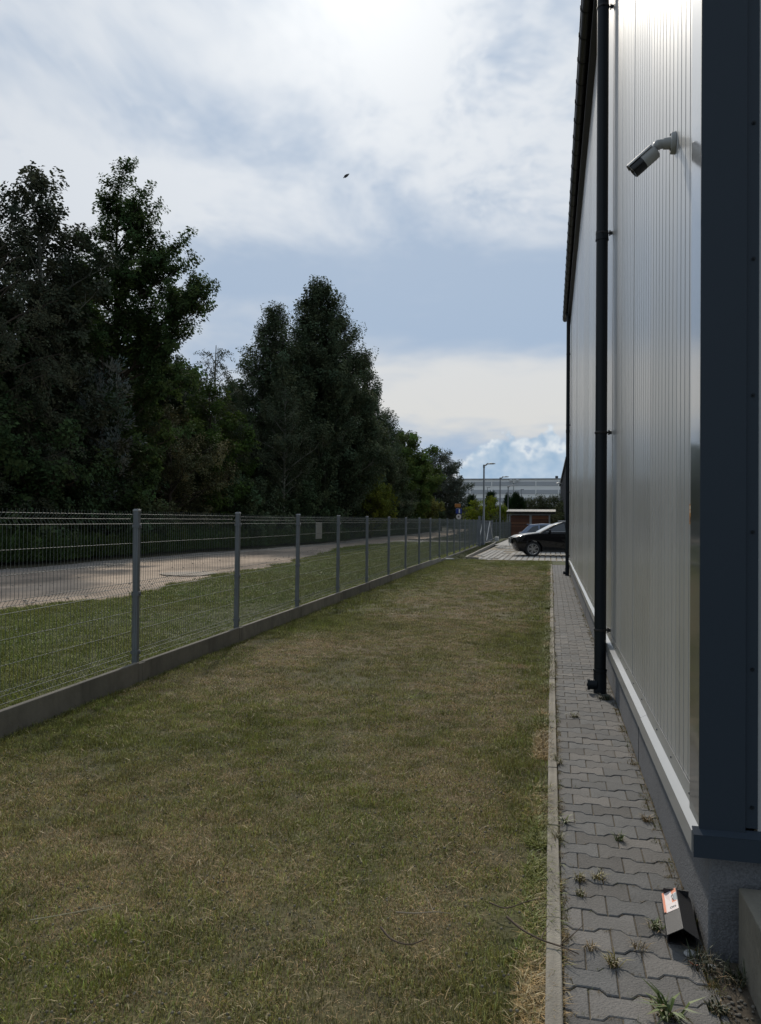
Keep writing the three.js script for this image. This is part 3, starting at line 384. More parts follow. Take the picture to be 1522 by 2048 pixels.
function car(o, name, label, pos) {
  const t = thing(name, label, 'car', pos);
  const W = o.width / 2, arch = o.wr + 0.055;
  const sh = new THREE.Shape(); o.hull.forEach(([x, y], i) => (i ? sh.lineTo(x, y) : sh.moveTo(x, y)));
  for (const wx of [o.rear, o.front].sort((a, b) => a - b)) { const q = Math.asin((o.sill - o.wr) / arch); sh.lineTo(wx - Math.cos(q) * arch, o.sill); sh.absarc(wx, o.wr, arch, Math.PI - q, q, true); }
  sh.closePath();
  const L = o.len; const shape = (g) => { const p = g.attributes.position; for (let i = 0; i < p.count; i++) { let x = p.getX(i), y = p.getY(i), z = p.getZ(i); const q = Math.pow(Math.abs(z / W), 2.6); x += q * 0.20 * smooth(1.3, 0, x) - q * 0.20 * smooth(L - 1.3, L, x); if (y > 0.85) y -= 0.035 * (z / W) * (z / W); if (y < 0.55) z *= 1 - 0.05 * (0.55 - y) / 0.35; else z *= 1 - 0.06 * smooth(0.75, 1.15, y); p.setXYZ(i, x, y, z); } return toCreasedNormals(plain(g), 0.6); };
  part('body', shape(new THREE.ExtrudeGeometry(sh, { depth: o.width - 0.1, steps: 10, bevelEnabled: true, bevelSize: 0.05, bevelThickness: 0.05, bevelOffset: -0.05, bevelSegments: 3, curveSegments: 10 }).translate(0, 0, -W + 0.05)), o.paint, t);
  part('underside', box(L - 0.7, 0.3, o.width - 0.5, L / 2, 0.42, 0), mat.black, t);
  const y0 = o.belt, y1 = o.roofY, tap = (y) => 0.94 * (1 - 0.24 * clamp((y - y0) / (y1 - y0), 0, 1));
  const taper = (g) => { const p = g.attributes.position; for (let i = 0; i < p.count; i++) p.setZ(i, p.getZ(i) * tap(p.getY(i))); return toCreasedNormals(plain(g), 0.5); };
  part('cabin', taper(new THREE.ExtrudeGeometry(new THREE.Shape(o.cabin.map(([x, y]) => new THREE.Vector2(x, y))), { depth: o.width - 0.1, steps: 6, bevelEnabled: true, bevelSize: 0.04, bevelThickness: 0.05, bevelOffset: -0.04, bevelSegments: 2 }).translate(0, 0, -W + 0.05)), o.paint, t);
  for (const poly of o.windows) { const g = taper(new THREE.ExtrudeGeometry(new THREE.Shape(poly.map(([x, y]) => new THREE.Vector2(x, y))), { depth: 0.01, bevelEnabled: false }).translate(0, 0, W - 0.001)); part('side_window', g, mat.glass, t); part('side_window', g.clone().scale(1, 1, -1), mat.glass, t); }
  for (const [a, b, n] of o.screens) { const d = V(b[0] - a[0], b[1] - a[1], 0).normalize(), nx = -d.y * n, ny = d.x * n; const P = []; for (const [q, s] of [[a, -1], [a, 1], [b, 1], [b, -1]]) P.push([q[0] + nx * 0.006, q[1] + ny * 0.006, s * (W - 0.11) * tap(q[1])]); const g = new THREE.BufferGeometry(); g.setAttribute('position', new THREE.Float32BufferAttribute([...P[0], ...P[1], ...P[2], ...P[0], ...P[2], ...P[3]], 3)); g.setAttribute('uv', new THREE.Float32BufferAttribute(new Float32Array(12), 2)); g.computeVertexNormals(); part(n > 0 ? 'windscreen' : 'rear_window', g, new THREE.MeshPhysicalMaterial({ color: lin(0.02, 0.025, 0.03), roughness: 0.08, clearcoat: 1, side: THREE.DoubleSide }), t); }
  for (const x of [o.front, o.rear]) for (const s of [1, -1]) { const w = new THREE.Group(); w.name = 'wheel'; w.position.set(x, o.wr, s * (W - 0.13)); t.add(w); if (s < 0) w.rotation.y = Math.PI;
    const R = o.wr, pr = [[0.70 * R, -0.10], [0.93 * R, -0.105], [R, -0.08], [R, 0.08], [0.93 * R, 0.11], [0.72 * R, 0.10], [0.70 * R, 0.06]].map(([r, y]) => new THREE.Vector2(r, y)); part('tyre', new THREE.LatheGeometry(pr, 32).rotateX(Math.PI / 2), mat.rubber, w);
    const sp = [new THREE.TorusGeometry(0.69 * R, 0.016, 8, 32).translate(0, 0, 0.085), cyl(0.06, 0.06, 0.03, 0, 0, 0, 16).rotateX(Math.PI / 2).translate(0, 0, 0.06)]; for (let i = 0; i < 5; i++) for (const e of [-0.16, 0.16]) { const a = i / 5 * Math.PI * 2 + e + 0.3; sp.push(box(0.045, 0.62 * R, 0.025, 0, 0.36 * R, 0.075).rotateZ(a + e * 0.35)); } part('rim', join(sp), mat.alloy, w);
    part('brake_disc', cyl(0.6 * R, 0.6 * R, 0.02, 0, 0, 0, 24).rotateX(Math.PI / 2), M([0.06, 0.06, 0.06], 0.5, { metalness: 0.6 }), w); }
  for (const s of [1, -1]) { const m = join(rbox(0.10, 0.15, 0.19, 0, 0, s * 0.11, 0.04), rbox(0.05, 0.03, 0.1, 0.03, -0.07, s * 0.0, 0.01)); part('mirror', m, o.paint, t, [o.mirror[0], o.mirror[1], s * (W - 0.06)]); }
  for (const x of o.doors) for (const s of [1, -1]) part('door_gap', box(0.008, 0.72, 0.004, x, 0.74, s * (W - 0.005)), mat.black, t);
  for (const x of o.handles) for (const s of [1, -1]) part('door_handle', rbox(0.2, 0.03, 0.03, x, 0.98, s * (W - 0.02), 0.01), o.paint, t);
  for (const s of [1, -1]) part('side_cladding', rbox(o.cladding[1] - o.cladding[0], 0.10, 0.03, (o.cladding[0] + o.cladding[1]) / 2, 0.30, s * (W - 0.045), 0.012), mat.dark, t);
  return t;
}
{
  const black = M([0.004, 0.004, 0.005], 0.4, { specularIntensity: 0.1, clearcoat: 0.75, clearcoatRoughness: 0.03 }), chrome = M([0.6, 0.6, 0.6], 0.15, { metalness: 1 });
  const s = car({ len: 4.55, width: 1.86, wr: 0.36, front: 1.02, rear: 3.68, sill: 0.24, belt: 1.14, roofY: 1.70, paint: black,
    hull: [[0.26, 0.24], [0.15, 0.38], [0.06, 0.6], [0.0, 0.80], [0.03, 0.92], [0.20, 1.01], [0.7, 1.10], [1.38, 1.18], [1.6, 1.17], [4.36, 1.22], [4.50, 0.98], [4.55, 0.62], [4.42, 0.26]].slice().reverse(),
    cabin: [[1.26, 1.10], [2.02, 1.53], [2.45, 1.665], [3.1, 1.70], [3.85, 1.63], [4.36, 1.25], [4.36, 1.10]].slice().reverse(),
    windows: [[[1.70, 1.20], [2.12, 1.48], [2.50, 1.60], [2.55, 1.20]], [[2.63, 1.20], [2.58, 1.61], [3.30, 1.63], [3.44, 1.21]], [[3.52, 1.22], [3.40, 1.62], [3.76, 1.57], [4.06, 1.27]]],
    screens: [[[1.34, 1.16], [2.00, 1.525], 1], [[4.335, 1.28], [3.90, 1.60], -1]], mirror: [1.80, 1.22], doors: [1.55, 2.58, 3.5], handles: [2.38, 3.3], cladding: [1.5, 3.2] }, 'suv', 'black sport utility car parked nose-left, half hidden behind the downpipe', [-1.96, 0, -37.75]); s.rotation.y = 0.14;
  for (const k of [1, -1]) { part('headlight', rbox(0.34, 0.10, 0.22, 0.34, 0.88, k * 0.72, 0.04), M([0.25, 0.26, 0.27], 0.1, { clearcoat: 1 }), s); part('wing_strip', rbox(0.20, 0.02, 0.02, 0.50, 1.02, k * 0.885, 0.008), chrome, s); part('roof_rail', rod([2.4, 1.70, k * 0.60], [3.8, 1.69, k * 0.60], 0.018, 8), chrome, s); part('window_strip', rod([1.62, 1.185, k * 0.882], [4.1, 1.215, k * 0.878], 0.010, 6), chrome, s); part('fog_light', rbox(0.14, 0.07, 0.1, 0.24, 0.48, k * 0.72, 0.03), M([0.2, 0.2, 0.2], 0.2), s); }
  part('grille', rbox(0.05, 0.26, 1.05, 0.0, 0.74, 0, 0.02), M([0.30, 0.31, 0.32], 0.3, { metalness: 0.6 }), s); part('number_plate', rbox(0.02, 0.11, 0.52, -0.02, 0.58, 0, 0.005), mat.white, s);
  const blue = M([0.13, 0.165, 0.24], 0.3, { metalness: 0.3, clearcoat: 1, clearcoatRoughness: 0.03 });
  const b = car({ len: 4.25, width: 1.78, wr: 0.33, front: 3.42, rear: 0.78, sill: 0.24, belt: 1.00, roofY: 1.56, paint: blue,
    hull: [[0.16, 0.26], [0.03, 0.45], [0.0, 0.75], [0.05, 0.96], [0.12, 1.04], [3.1, 1.06], [3.9, 0.90], [4.2, 0.70], [4.25, 0.5], [4.1, 0.26]].slice().reverse(),
    cabin: [[0.10, 0.98], [0.58, 1.46], [0.62, 1.50], [1.3, 1.56], [2.0, 1.545], [2.5, 1.44], [3.2, 1.02], [3.2, 0.98]].slice().reverse(),
    windows: [[[0.50, 1.10], [0.80, 1.40], [1.10, 1.46], [1.12, 1.09]], [[1.2, 1.09], [1.18, 1.47], [1.9, 1.47], [1.95, 1.08]], [[2.03, 1.08], [1.98, 1.46], [2.4, 1.41], [2.85, 1.10]]],
    screens: [[[3.16, 1.05], [2.56, 1.42], -1], [[0.15, 1.04], [0.56, 1.44], 1]], mirror: [2.75, 1.1], doors: [1.15, 2.0, 2.95], handles: [1.3, 2.15], cladding: [1.2, 2.95] }, 'hatchback', 'pale blue-grey hatchback parked behind the black car, its tail to the left', [-1.78, 0, -43.4]);
  part('spoiler', rbox(0.30, 0.035, 1.2, 0.62, 1.515, 0, 0.012), M([0.2, 0.25, 0.34], 0.25, { clearcoat: 1 }), b); for (const k of [1, -1]) part('tail_light', rbox(0.16, 0.16, 0.26, 0.12, 1.0, k * 0.68, 0.04), M([0.25, 0.20, 0.20], 0.15, { clearcoat: 1 }), b);
}

// ------------------------------------------------------------------ street lamps
{
  const lampM = M([0.22, 0.235, 0.245], 0.45, { metalness: 0.4 });
  const t = thing('street_lamp', 'nearest and tallest-looking grey street lamp, standing by the sliding gate', 'street lamp', [-4.62, 0, -53.9], 0, 'grey street lamps by the gate');
  part('pole', join(cyl(0.085, 0.055, 5.55, 0, 0, 0, 12), cyl(0.11, 0.11, 0.25, 0, 0, 0, 12)), lampM, t);
  part('arm', join(cyl(0.075, 0.07, 0.22, 0, 5.42, 0, 12), tube([V(0, 5.58, 0), V(0.14, 5.62, 0), V(0.28, 5.74, 0)], [0.05, 0.055, 0.05], 8)), lampM, t);
  part('lamp_head', join(prism([[0, 0], [0.10, 0.075], [0.34, 0.10], [0.56, 0.07], [0.58, 0.03], [0.3, 0.01]], 0.26, 0.02).translate(0.22, 5.66, -0.13)), M([0.36, 0.37, 0.37], 0.4), t);
  part('lamp_lens', box(0.3, 0.012, 0.2, 0.55, 5.665, 0), M([0.6, 0.6, 0.56], 0.3), t);
  for (const [x, z, s, l] of [[-4.72, -73, 1.03, 'grey street lamp second from the gate, in front of the far mesh fence'], [-4.98, -91.5, 1.03, 'farthest of the three grey street lamps, left of the timber shelter']]) { const c = t.clone(); c.name = numbered('street_lamp'); c.position.set(x, 0, z); c.scale.setScalar(s); c.userData = { ...t.userData, label: l }; scene.add(c); }
  const sm = thing('light_mast', 'thin dark mast in front of the far striped warehouse, left one', 'mast', [-7.6, 0, -160], 0, 'thin masts before the far warehouse'); part('mast', cyl(0.09, 0.06, 9.6, 0, 0, 0, 8), lampM, sm); part('lamp_head', rbox(0.7, 0.14, 0.3, 0.2, 9.6, 0, 0.05), lampM, sm);
  for (const [x, h, l] of [[-13.0, 0.90, 'thin dark mast seen between the first two street lamps'], [-6.0, 0.86, 'short dark mast above the hedge, rightmost of the thin masts']]) { const c = sm.clone(); c.name = numbered('light_mast'); c.position.x = x; c.scale.y = h; c.userData = { ...sm.userData, label: l }; scene.add(c); }
}

// ------------------------------------------------------------------ timber shelter
{
  const t = thing('timber_shelter', 'small brown timber shelter with corrugated roof behind the cars', 'shelter', [-4.2, 0, -80]);
  const steel = M([0.26, 0.27, 0.28], 0.5), rr = rng(44);
  for (const x of [0.02, 2.15, 4.05]) for (const z of [0, -3]) part('post', box(x === 2.15 ? 0.22 : 0.16, 2.35, 0.12, x, 1.17, z), steel, t);
  const rp = []; for (let i = 0; i <= 100; i++) rp.push([-0.32 + i * 0.05, 2.62 + (i % 2 ? 0.05 : 0)]); for (let i = 100; i >= 0; i--) rp.push([-0.32 + i * 0.05, 2.605 + (i % 2 ? 0.05 : 0)]);
  part('roof', prism(rp, 3.9).rotateX(0.07).translate(0, 0.32, -3.4), M([0.55, 0.52, 0.47], 0.6), t);
  part('fascia', box(4.95, 0.17, 0.05, 2.16, 2.53, 0.42), mat.dark, t); part('beam', box(4.3, 0.12, 0.1, 2.05, 2.36, 0.0), steel, t);
  const tones = [[0.20, 0.095, 0.055], [0.14, 0.065, 0.04], [0.25, 0.125, 0.07], [0.12, 0.062, 0.042]].map((c) => M(c, 0.8, { map: rep(texWood, 1, 1) }));
  for (let b = 0; b < 2; b++) for (let i = 0; i < 13; i++) part('board', boxUV(box(1.98 - (b ? 0.12 : 0), 0.15 + rr() * 0.012, 0.03, 0, 0, 0)), tones[Math.floor(rr() * 4)], t, [b ? 3.1 : 1.08, 0.16 + i * 0.167, 0.01 + rr() * 0.03], [rr() * 0.12, 0, (rr() - 0.5) * 0.012]);
  part('back_wall', box(4.1, 2.3, 0.05, 2.05, 1.2, -3.05), tones[1], t);
  part('down_rod', cyl(0.04, 0.04, 2.5, -0.2, 0, 0.35, 8), steel, t);
}

// ------------------------------------------------------------------ buildings far off
{
  const t = thing('dark_building', 'dark ribbed hall end seen just left of the far downpipe', 'building', [1.42, 0, -72]);
  part('wall', box(14, 7.4, 54, 7.1, 3.7, -27), M([0.05, 0.055, 0.065], 0.6), t); const rb = box(0.10, 7.3, 0.35, 0, 3.65, 0), rm = M([0.16, 0.17, 0.19], 0.6), rd = M([0.02, 0.022, 0.028], 0.6);
  for (let i = 0; i < 22; i++) part('pilaster', rb, i % 2 ? rm : rd, t, [0.05, 0, -0.6 - i * 2.45]);
  part('cornice', box(14.4, 0.26, 54.4, 7.05, 7.5, -27), rd, t);
  const l = thing('wall_lamp', 'pale rounded lamp on a bracket on the dark hall', 'lamp', [1.40, 6.35, -98]); part('bracket', rod([0, 0, 0], [-0.4, 0.1, 0], 0.05, 8), mat.galv, l); part('shade', new THREE.SphereGeometry(0.28, 16, 10, 0, 6.3, 0, 1.7).scale(1.2, 0.7, 1).translate(-0.5, 0.05, 0), M([0.5, 0.5, 0.48], 0.5), l);
  const w = thing('striped_warehouse', 'long pale warehouse with three grey stripes on the horizon', 'warehouse', [0, 0, -190]);
  const wh = M([0.90, 0.885, 0.84], 0.6), gr = M([0.47, 0.48, 0.49], 0.6);
  part('wall', box(120, 12.1, 60, -22, 6.05, -30.2), wh, w); part('roof_edge', box(120.4, 0.16, 60.4, -22, 12.12, -30.1), M([0.3, 0.31, 0.33], 0.6), w);
  const pg = box(5.12, 1.0, 0.12); for (const y of [10.92, 8.92, 6.92]) for (let i = 0; i < 21; i++) part('grey_panel', pg, gr, w, [1.72 - 2.68 + 26.8 - i * 5.36, y, -0.16]);
  for (let i = 0; i < 22; i++) part('pilaster', box(0.22, 6.6, 0.2, 0, 8.8, 0), wh, w, [1.72 + 26.8 - i * 5.36, 0, -0.12]);
  part('dark_base', box(120.2, 5.3, 0.3, -22, 2.65, -0.1), M([0.035, 0.04, 0.05], 0.5), w);
  for (let i = 0; i < 12; i++) part('dock_door', box(3, 3.2, 0.1, 0, 2.2, 0), M([0.12, 0.13, 0.14], 0.6), w, [-60 + i * 8, 0, 0.1]);
  for (const [x, y] of [[-9.6, 11.75], [-8.1, 11.75]]) part('floodlight', rbox(0.7, 0.3, 0.5, x, y, 0.3, 0.08), M([0.7, 0.7, 0.68], 0.4), w);
  const vent = part('roof_vent', cyl(0.35, 0.35, 0.6, 1.3, 12.2, -1, 12), mat.dark, w);
  // road signs and marker posts at the end of the road
  const s = thing('road_sign', 'blue road sign with a round white disc below it, beyond the fence', 'road sign', [-10.0, 0, -84.5]);
  part('pole', cyl(0.04, 0.04, 3.1, 0, 0, 0, 8), mat.galv, s); part('blue_plate', rbox(0.66, 0.55, 0.04, 0, 2.75, 0.05, 0.02), M([0.015, 0.04, 0.25], 0.5), s); part('white_bar', box(0.14, 0.42, 0.012, 0.08, 2.75, 0.078), mat.white, s);
  part('disc', cyl(0.29, 0.29, 0.03, 0, 0, 0, 24).rotateX(Math.PI / 2).translate(0, 2.13, 0.06), M([0.6, 0.56, 0.54], 0.5), s); part('disc_mark', cyl(0.10, 0.10, 0.012, 0, 0, 0, 16).rotateX(Math.PI / 2).translate(0, 2.13, 0.085), M([0.14, 0.10, 0.10], 0.5), s);
  const o = thing('orange_board', 'small orange board standing above the blue road sign', 'board', [-10.9, 0, -91]); part('board', rbox(0.7, 0.42, 0.05, 0, 3.5, 0, 0.03), M([0.36, 0.14, 0.03], 0.6), o); part('pole', cyl(0.04, 0.04, 3.3, 0, 0, -0.06, 8), mat.galv, o);
  const m = thing('marker_post', 'slim white marker post at the end of the dirt road, left one', 'marker post', [-18.4, 0, -150], 0, 'white marker posts at the road end'); part('post', rbox(0.24, 1.5, 0.2, 0, 0.75, 0, 0.05), mat.white, m); part('band', box(0.25, 0.26, 0.21, 0, 1.05, 0), mat.dark, m);
  const m2 = m.clone(); m2.name = numbered('marker_post'); m2.position.x = -16.5; m2.userData = { ...m.userData, label: 'slim white marker post at the end of the dirt road, right one' }; scene.add(m2);
}

// ------------------------------------------------------------------ trees
function sprig(seed, n, len, lw, ll, spread, mode) { // leaf cluster along +y
  const r = rng(seed), P = [], C = [], U = [];
  for (let i = 0; i < n; i++) { const y = len * (0.1 + 0.9 * r()), a = r() * 6.283, ra = spread * Math.sqrt(r()) * (1.1 - 0.6 * y / len); const c = V(Math.cos(a) * ra, y, Math.sin(a) * ra);
    const d = mode === 'hang' ? V(Math.cos(a) * 0.3, -1, Math.sin(a) * 0.3) : mode === 'up' ? V(Math.cos(a) * 0.55, 1, Math.sin(a) * 0.55) : V(Math.cos(a) + (r() - 0.5), 0.5 * (r() - 0.35), Math.sin(a) + (r() - 0.5)); d.normalize();
    const sd = new THREE.Vector3().crossVectors(d, V(r() - 0.5, r() + 0.2, r() - 0.5)).normalize(), k = 0.7 + 0.6 * r(), nn = new THREE.Vector3().crossVectors(sd, d);
    const L = ll * k, w = lw * k * 0.5, tip = c.clone().addScaledVector(d, L), m = c.clone().addScaledVector(d, L * 0.45).addScaledVector(nn, L * 0.06), a1 = m.clone().addScaledVector(sd, w).addScaledVector(nn, L * 0.08), a2 = m.clone().addScaledVector(sd, -w).addScaledVector(nn, L * 0.08);
    const tri = (p, q, s) => { P.push(...p.toArray(), ...q.toArray(), ...s.toArray()); const v = 0.75 + 0.5 * k * 0.6; for (let j = 0; j < 3; j++) { C.push(v, v, v); U.push(0, 0); } }; const kk = k; tri(c, a1, tip); tri(c, tip, a2); }
  const g = new THREE.BufferGeometry(); g.setAttribute('position', new THREE.Float32BufferAttribute(P, 3)); g.setAttribute('color', new THREE.Float32BufferAttribute(C, 3)); g.setAttribute('uv', new THREE.Float32BufferAttribute(U, 2)); g.computeVertexNormals(); return g; }
const SP = { broad: sprig(1, 26, 0.55, 0.10, 0.135, 0.28), small: sprig(2, 30, 0.55, 0.075, 0.095, 0.26), birch: sprig(3, 26, 0.75, 0.06, 0.08, 0.16, 'hang'), silver: sprig(4, 24, 0.6, 0.05, 0.15, 0.24, 'up'), fine: sprig(5, 40, 0.5, 0.03, 0.13, 0.20, 'up'), oak: sprig(6, 28, 0.42, 0.10, 0.13, 0.25) };
const leafMat = (tr = 0.22, ro = 0.8) => new THREE.MeshPhysicalMaterial({ color: 0xffffff, roughness: ro, vertexColors: true, side: THREE.DoubleSide, transmission: tr, thickness: 0, specularIntensity: 0.15 });
const LM = leafMat(), LMb = leafMat(0.4), LMs = leafMat(0.12, 0.7);
const qU = V(0, 1, 0);
function leaves(name, geo, m, list, col, r, parent, spread = 0.35) { const im = new THREE.InstancedMesh(geo, m, list.length), o = new THREE.Object3D(), c = new THREE.Color(), q2 = new THREE.Quaternion();
  list.forEach(([p, d, s], i) => { o.position.copy(p); o.quaternion.setFromUnitVectors(qU, d); q2.setFromAxisAngle(qU, r() * 6.283); o.quaternion.multiply(q2); o.scale.setScalar(s); o.updateMatrix(); im.setMatrixAt(i, o.matrix); const k = 1 - spread + 2 * spread * r(), w = (r() - 0.5) * 0.3; im.setColorAt(i, c.setRGB(col[0] * k * (1 + w), col[1] * k, col[2] * k * (1 - w * 0.5))); });
  im.name = name; im.castShadow = im.receiveShadow = true; parent.add(im); im.userData.kind = 'stuff'; return im; }
function tree(name, label, category, x, z, H, R, o = {}) {
  const t = thing(name, label, category, [x, 0, z], 0, o.group), r = rng(o.seed ?? Math.round(Math.abs(x * 131 + z * 17 + H * 7))), tubes = [], list = [];
  const base = o.base ?? 0.08, prof = o.prof ?? ((f) => Math.pow(Math.sin(Math.PI * clamp(0.12 + 0.86 * f)), 0.8)), droop = o.droop ?? 0, upA = o.up ?? 0.55, ss = o.size ?? 1;
  const lean = V((r() - 0.5) * 0.05 * H, 0, (r() - 0.5) * 0.05 * H), tp = [], tr = []; const tr0 = o.trunk ?? (0.012 * H + 0.03); for (let i = 0; i <= 8; i++) { const f = i / 8; tp.push(V(lean.x * f * f + (r() - 0.5) * 0.10 * f * 1.5, f * H * 0.96, lean.z * f * f + (r() - 0.5) * 0.10 * f * 1.5)); tr.push(tr0 * (1 - 0.92 * f) + 0.008); } tubes.push(tube(tp, tr, 8));
  const at = (f) => { const q = clamp(f) * 8, i = Math.min(7, Math.floor(q)); return tp[i].clone().lerp(tp[i + 1], q - i); };
  const limb = (p0, d, len, rad, dens) => { const pts = [p0.clone()], rs = [rad]; const dd = d.clone(); const n = 5; for (let i = 1; i <= n; i++) { dd.y += (droop < 0 ? -droop * 0.08 : 0) - Math.max(0, droop) * 0.10 * i * 0.35; dd.x += (r() - 0.5) * 0.22; dd.z += (r() - 0.5) * 0.22; dd.normalize(); pts.push(pts[i - 1].clone().addScaledVector(dd, len / n)); rs.push(rad * (1 - 0.85 * i / n) + 0.003); } tubes.push(tube(pts, rs, 5, false));
    const ns = Math.max(4, Math.round(len * 3.2 * dens)); for (let k = 0; k < ns; k++) { const f = 0.18 + 0.82 * Math.pow(r(), 0.75), q = f * n, i = Math.min(n - 1, Math.floor(q)), s = pts[i].clone().lerp(pts[i + 1], q - i); const sd = dd.clone().multiplyScalar(0.7).add(V(r() - 0.5, (r() - 0.5) * 0.8 + upA * 0.35 - Math.max(0, droop) * 0.9, r() - 0.5).multiplyScalar(1.9)).normalize(); const sl = Math.min(1.5, 0.28 + len * 0.28 * (1.1 - f * 0.6)) * (0.7 + 0.6 * r());
      const e = s.clone().addScaledVector(sd, sl); tubes.push(tube([s, s.clone().lerp(e, 0.5).add(V((r() - 0.5) * 0.08, (r() - 0.5) * 0.08, (r() - 0.5) * 0.08)), e], [rad * 0.25 + 0.004, rad * 0.15 + 0.003, 0.002], 3, false));
      const m = Math.max(2, Math.round(sl * 4.8 * (o.dens ?? 1))); for (let j = 0; j < m; j++) { const g = s.clone().lerp(e, (j + 0.6) / m).add(V((r() - 0.5) * 0.22, (r() - 0.5) * 0.22, (r() - 0.5) * 0.22)); const ld = sd.clone().add(V(r() - 0.5, (r() - 0.5) + (droop > 0 ? -droop * 1.4 : 0.35), r() - 0.5)).normalize(); list.push([g, ld, ss * (0.7 + 0.6 * r())]); } } };
  if (o.tips) for (const [dx, dy, dz] of o.tips) { const e = V(dx, dy, dz), fr = clamp((dy - 0.42 * Math.hypot(dx, dz) * (dy > 0.55 * H ? 1.6 : 0.7)) / (0.96 * H), 0.12, 0.93), s = at(fr), d = e.clone().sub(s), len = d.length(); limb(s, d.normalize(), len, 0.03 + len * 0.011, 1.05); }
  const nl = Math.round((o.limbs ?? 3.4) * H * (1 - base)); for (let i = 0; i < nl; i++) { const f = Math.pow((i + r() * 0.8) / nl, o.bias ?? 0.95), h = base + (1 - base) * f * 0.97, a = i * 2.399 + r() * 0.8, rad = R * prof(f) * (0.72 + 0.42 * r()) + 0.15; const s = at(Math.max(0.03, h - upA * rad / H * 0.55)), d = V(Math.cos(a), upA * (0.6 + 0.9 * r()) + 0.9 * smooth(0.75, 1, f), Math.sin(a)).normalize(); limb(s, d, rad * 1.12, 0.02 + rad * 0.012, o.tips ? 0.8 : 1); }
  part('trunk', join(tubes), o.pale ? mat.barkPale : mat.bark, t);
  leaves('crown', SP[o.leaf ?? 'small'], o.mat ?? LM, list, o.col ?? [0.045, 0.06, 0.03], r, t, o.var); return t; }
const cone = (f) => Math.pow(1 - f, 0.72) * 0.95 + 0.08, poplar = (f) => (f < 0.22 ? 0.72 + f * 1.2 : Math.pow(1 - (f - 0.22) / 0.78, 0.62)) + 0.05;
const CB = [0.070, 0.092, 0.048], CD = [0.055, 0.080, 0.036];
// big trees on the left, beyond the road
tree('birch', 'drooping dark birch at the left edge of the picture', 'tree', -20.7, -25.1, 13.6, 2.4, { leaf: 'birch', droop: 0.5, up: 0.6, col: [0.062, 0.070, 0.042], dens: 1.2, limbs: 4.4, prof: (f) => 1 - 0.7 * smooth(0.6, 1, f) });
tree('aspen', 'tall dark aspen with pointed leafy tips left of the oak', 'tree', -20.9, -27.9, 16.2, 2.7, { leaf: 'broad', up: 0.95, col: [0.058, 0.068, 0.042], pale: true, limbs: 4.2, prof: (f) => 1.0 - 0.1 * f - 0.45 * smooth(0.72, 1, f) });
tree('oak', 'tallest oak with ragged boughs reaching right over the gap', 'tree', -19.4, -31.4, 17.2, 3.1, { leaf: 'oak', up: 0.7, limbs: 3.8, dens: 1.45, size: 0.9, var: 0.45, mat: LMb, col: [0.052, 0.085, 0.026], base: 0.1, prof: (f) => 0.85 - 0.5 * smooth(0.55, 1, f),
  tips: [[0.3, 17.4, 0.4], [-0.7, 15.9, 0.2], [1.5, 16.2, -0.2], [2.2, 15.4, 0.5], [2.8, 14.2, -0.3], [2.2, 13.2, 0.6], [2.9, 12.8, 0.3], [2.3, 11.6, -0.5], [4.3, 11.7, 0.2], [3.6, 11.6, -0.3], [4.1, 10.7, 0.5], [2.7, 10.0, -0.4], [3.4, 9.2, 0.4], [2.6, 8.6, 0.8], [2.0, 7.4, 0.2], [-1.6, 14.3, 0.8], [-2.0, 12.4, 0.5], [3.0, 8.0, -0.6], [0.8, 14.8, 0.9], [1.2, 12.4, 1.4], [1.6, 10.6, 1.6], [0.4, 9.4, 1.8], [1.0, 15.6, 0.0], [1.9, 14.4, 0.6]] });
tree('silver_tree', 'grey-leaved young tree in front of the dark oak', 'tree', -19.3, -30.1, 9.0, 1.6, { leaf: 'silver', up: 0.6, mat: LMs, col: [0.17, 0.19, 0.17], limbs: 3.4, base: 0.22, prof: (f) => 0.8 - 0.5 * f });
tree('hornbeam', 'brownish green bushy tree low in the middle of the wood edge', 'tree', -19.4, -36.3, 7.2, 2.5, { leaf: 'small', col: [0.095, 0.095, 0.045], up: 0.5, limbs: 5, mat: LMs });
tree('maple', 'bright green maple right of the oak, lower than it', 'tree', -19.2, -41.0, 9.3, 2.3, { leaf: 'broad', col: [0.060, 0.095, 0.020], mat: LMb, limbs: 3.8, base: 0.15 });
tree('birch', 'thin feathery birch top against the sky between oak and poplars', 'tree', -19.9, -42.7, 12.6, 2.1, { leaf: 'birch', droop: 0.5, up: 0.55, pale: true, col: [0.055, 0.066, 0.036], dens: 1.1, limbs: 3.2 });
tree('maple', 'dark green maple low at the far left behind the fence', 'tree', -20.4, -25.6, 6.8, 2.5, { leaf: 'broad', col: [0.042, 0.070, 0.026], up: 0.35, limbs: 4.6 });
tree('poplar', 'shorter poplar joined to the left of the tall poplar', 'tree', -20.7, -54.8, 18.6, 4.0, { leaf: 'small', size: 1.35, up: 1.1, col: CB, limbs: 6, dens: 1.1, prof: poplar, pale: true });
tree('poplar', 'tall pointed poplar in the middle of the tree line', 'tree', -18.6, -61.0, 22.2, 5.6, { leaf: 'small', size: 1.5, up: 1.0, col: CB, limbs: 6.5, dens: 1.05, prof: poplar, pale: true });
tree('aspen', 'slim pale-stemmed young aspen in front of the poplars', 'tree', -17.9, -49.6, 11.0, 2.1, { leaf: 'small', size: 1.2, up: 0.8, pale: true, col: [0.066, 0.080, 0.044], base: 0.3, limbs: 3.6, trunk: 0.11 });
tree('poplar', 'side poplar with a separate tip right of the tall poplar', 'tree', -18.3, -74.5, 18.6, 3.3, { leaf: 'small', size: 1.6, up: 1.05, col: CB, limbs: 5.5, prof: poplar });
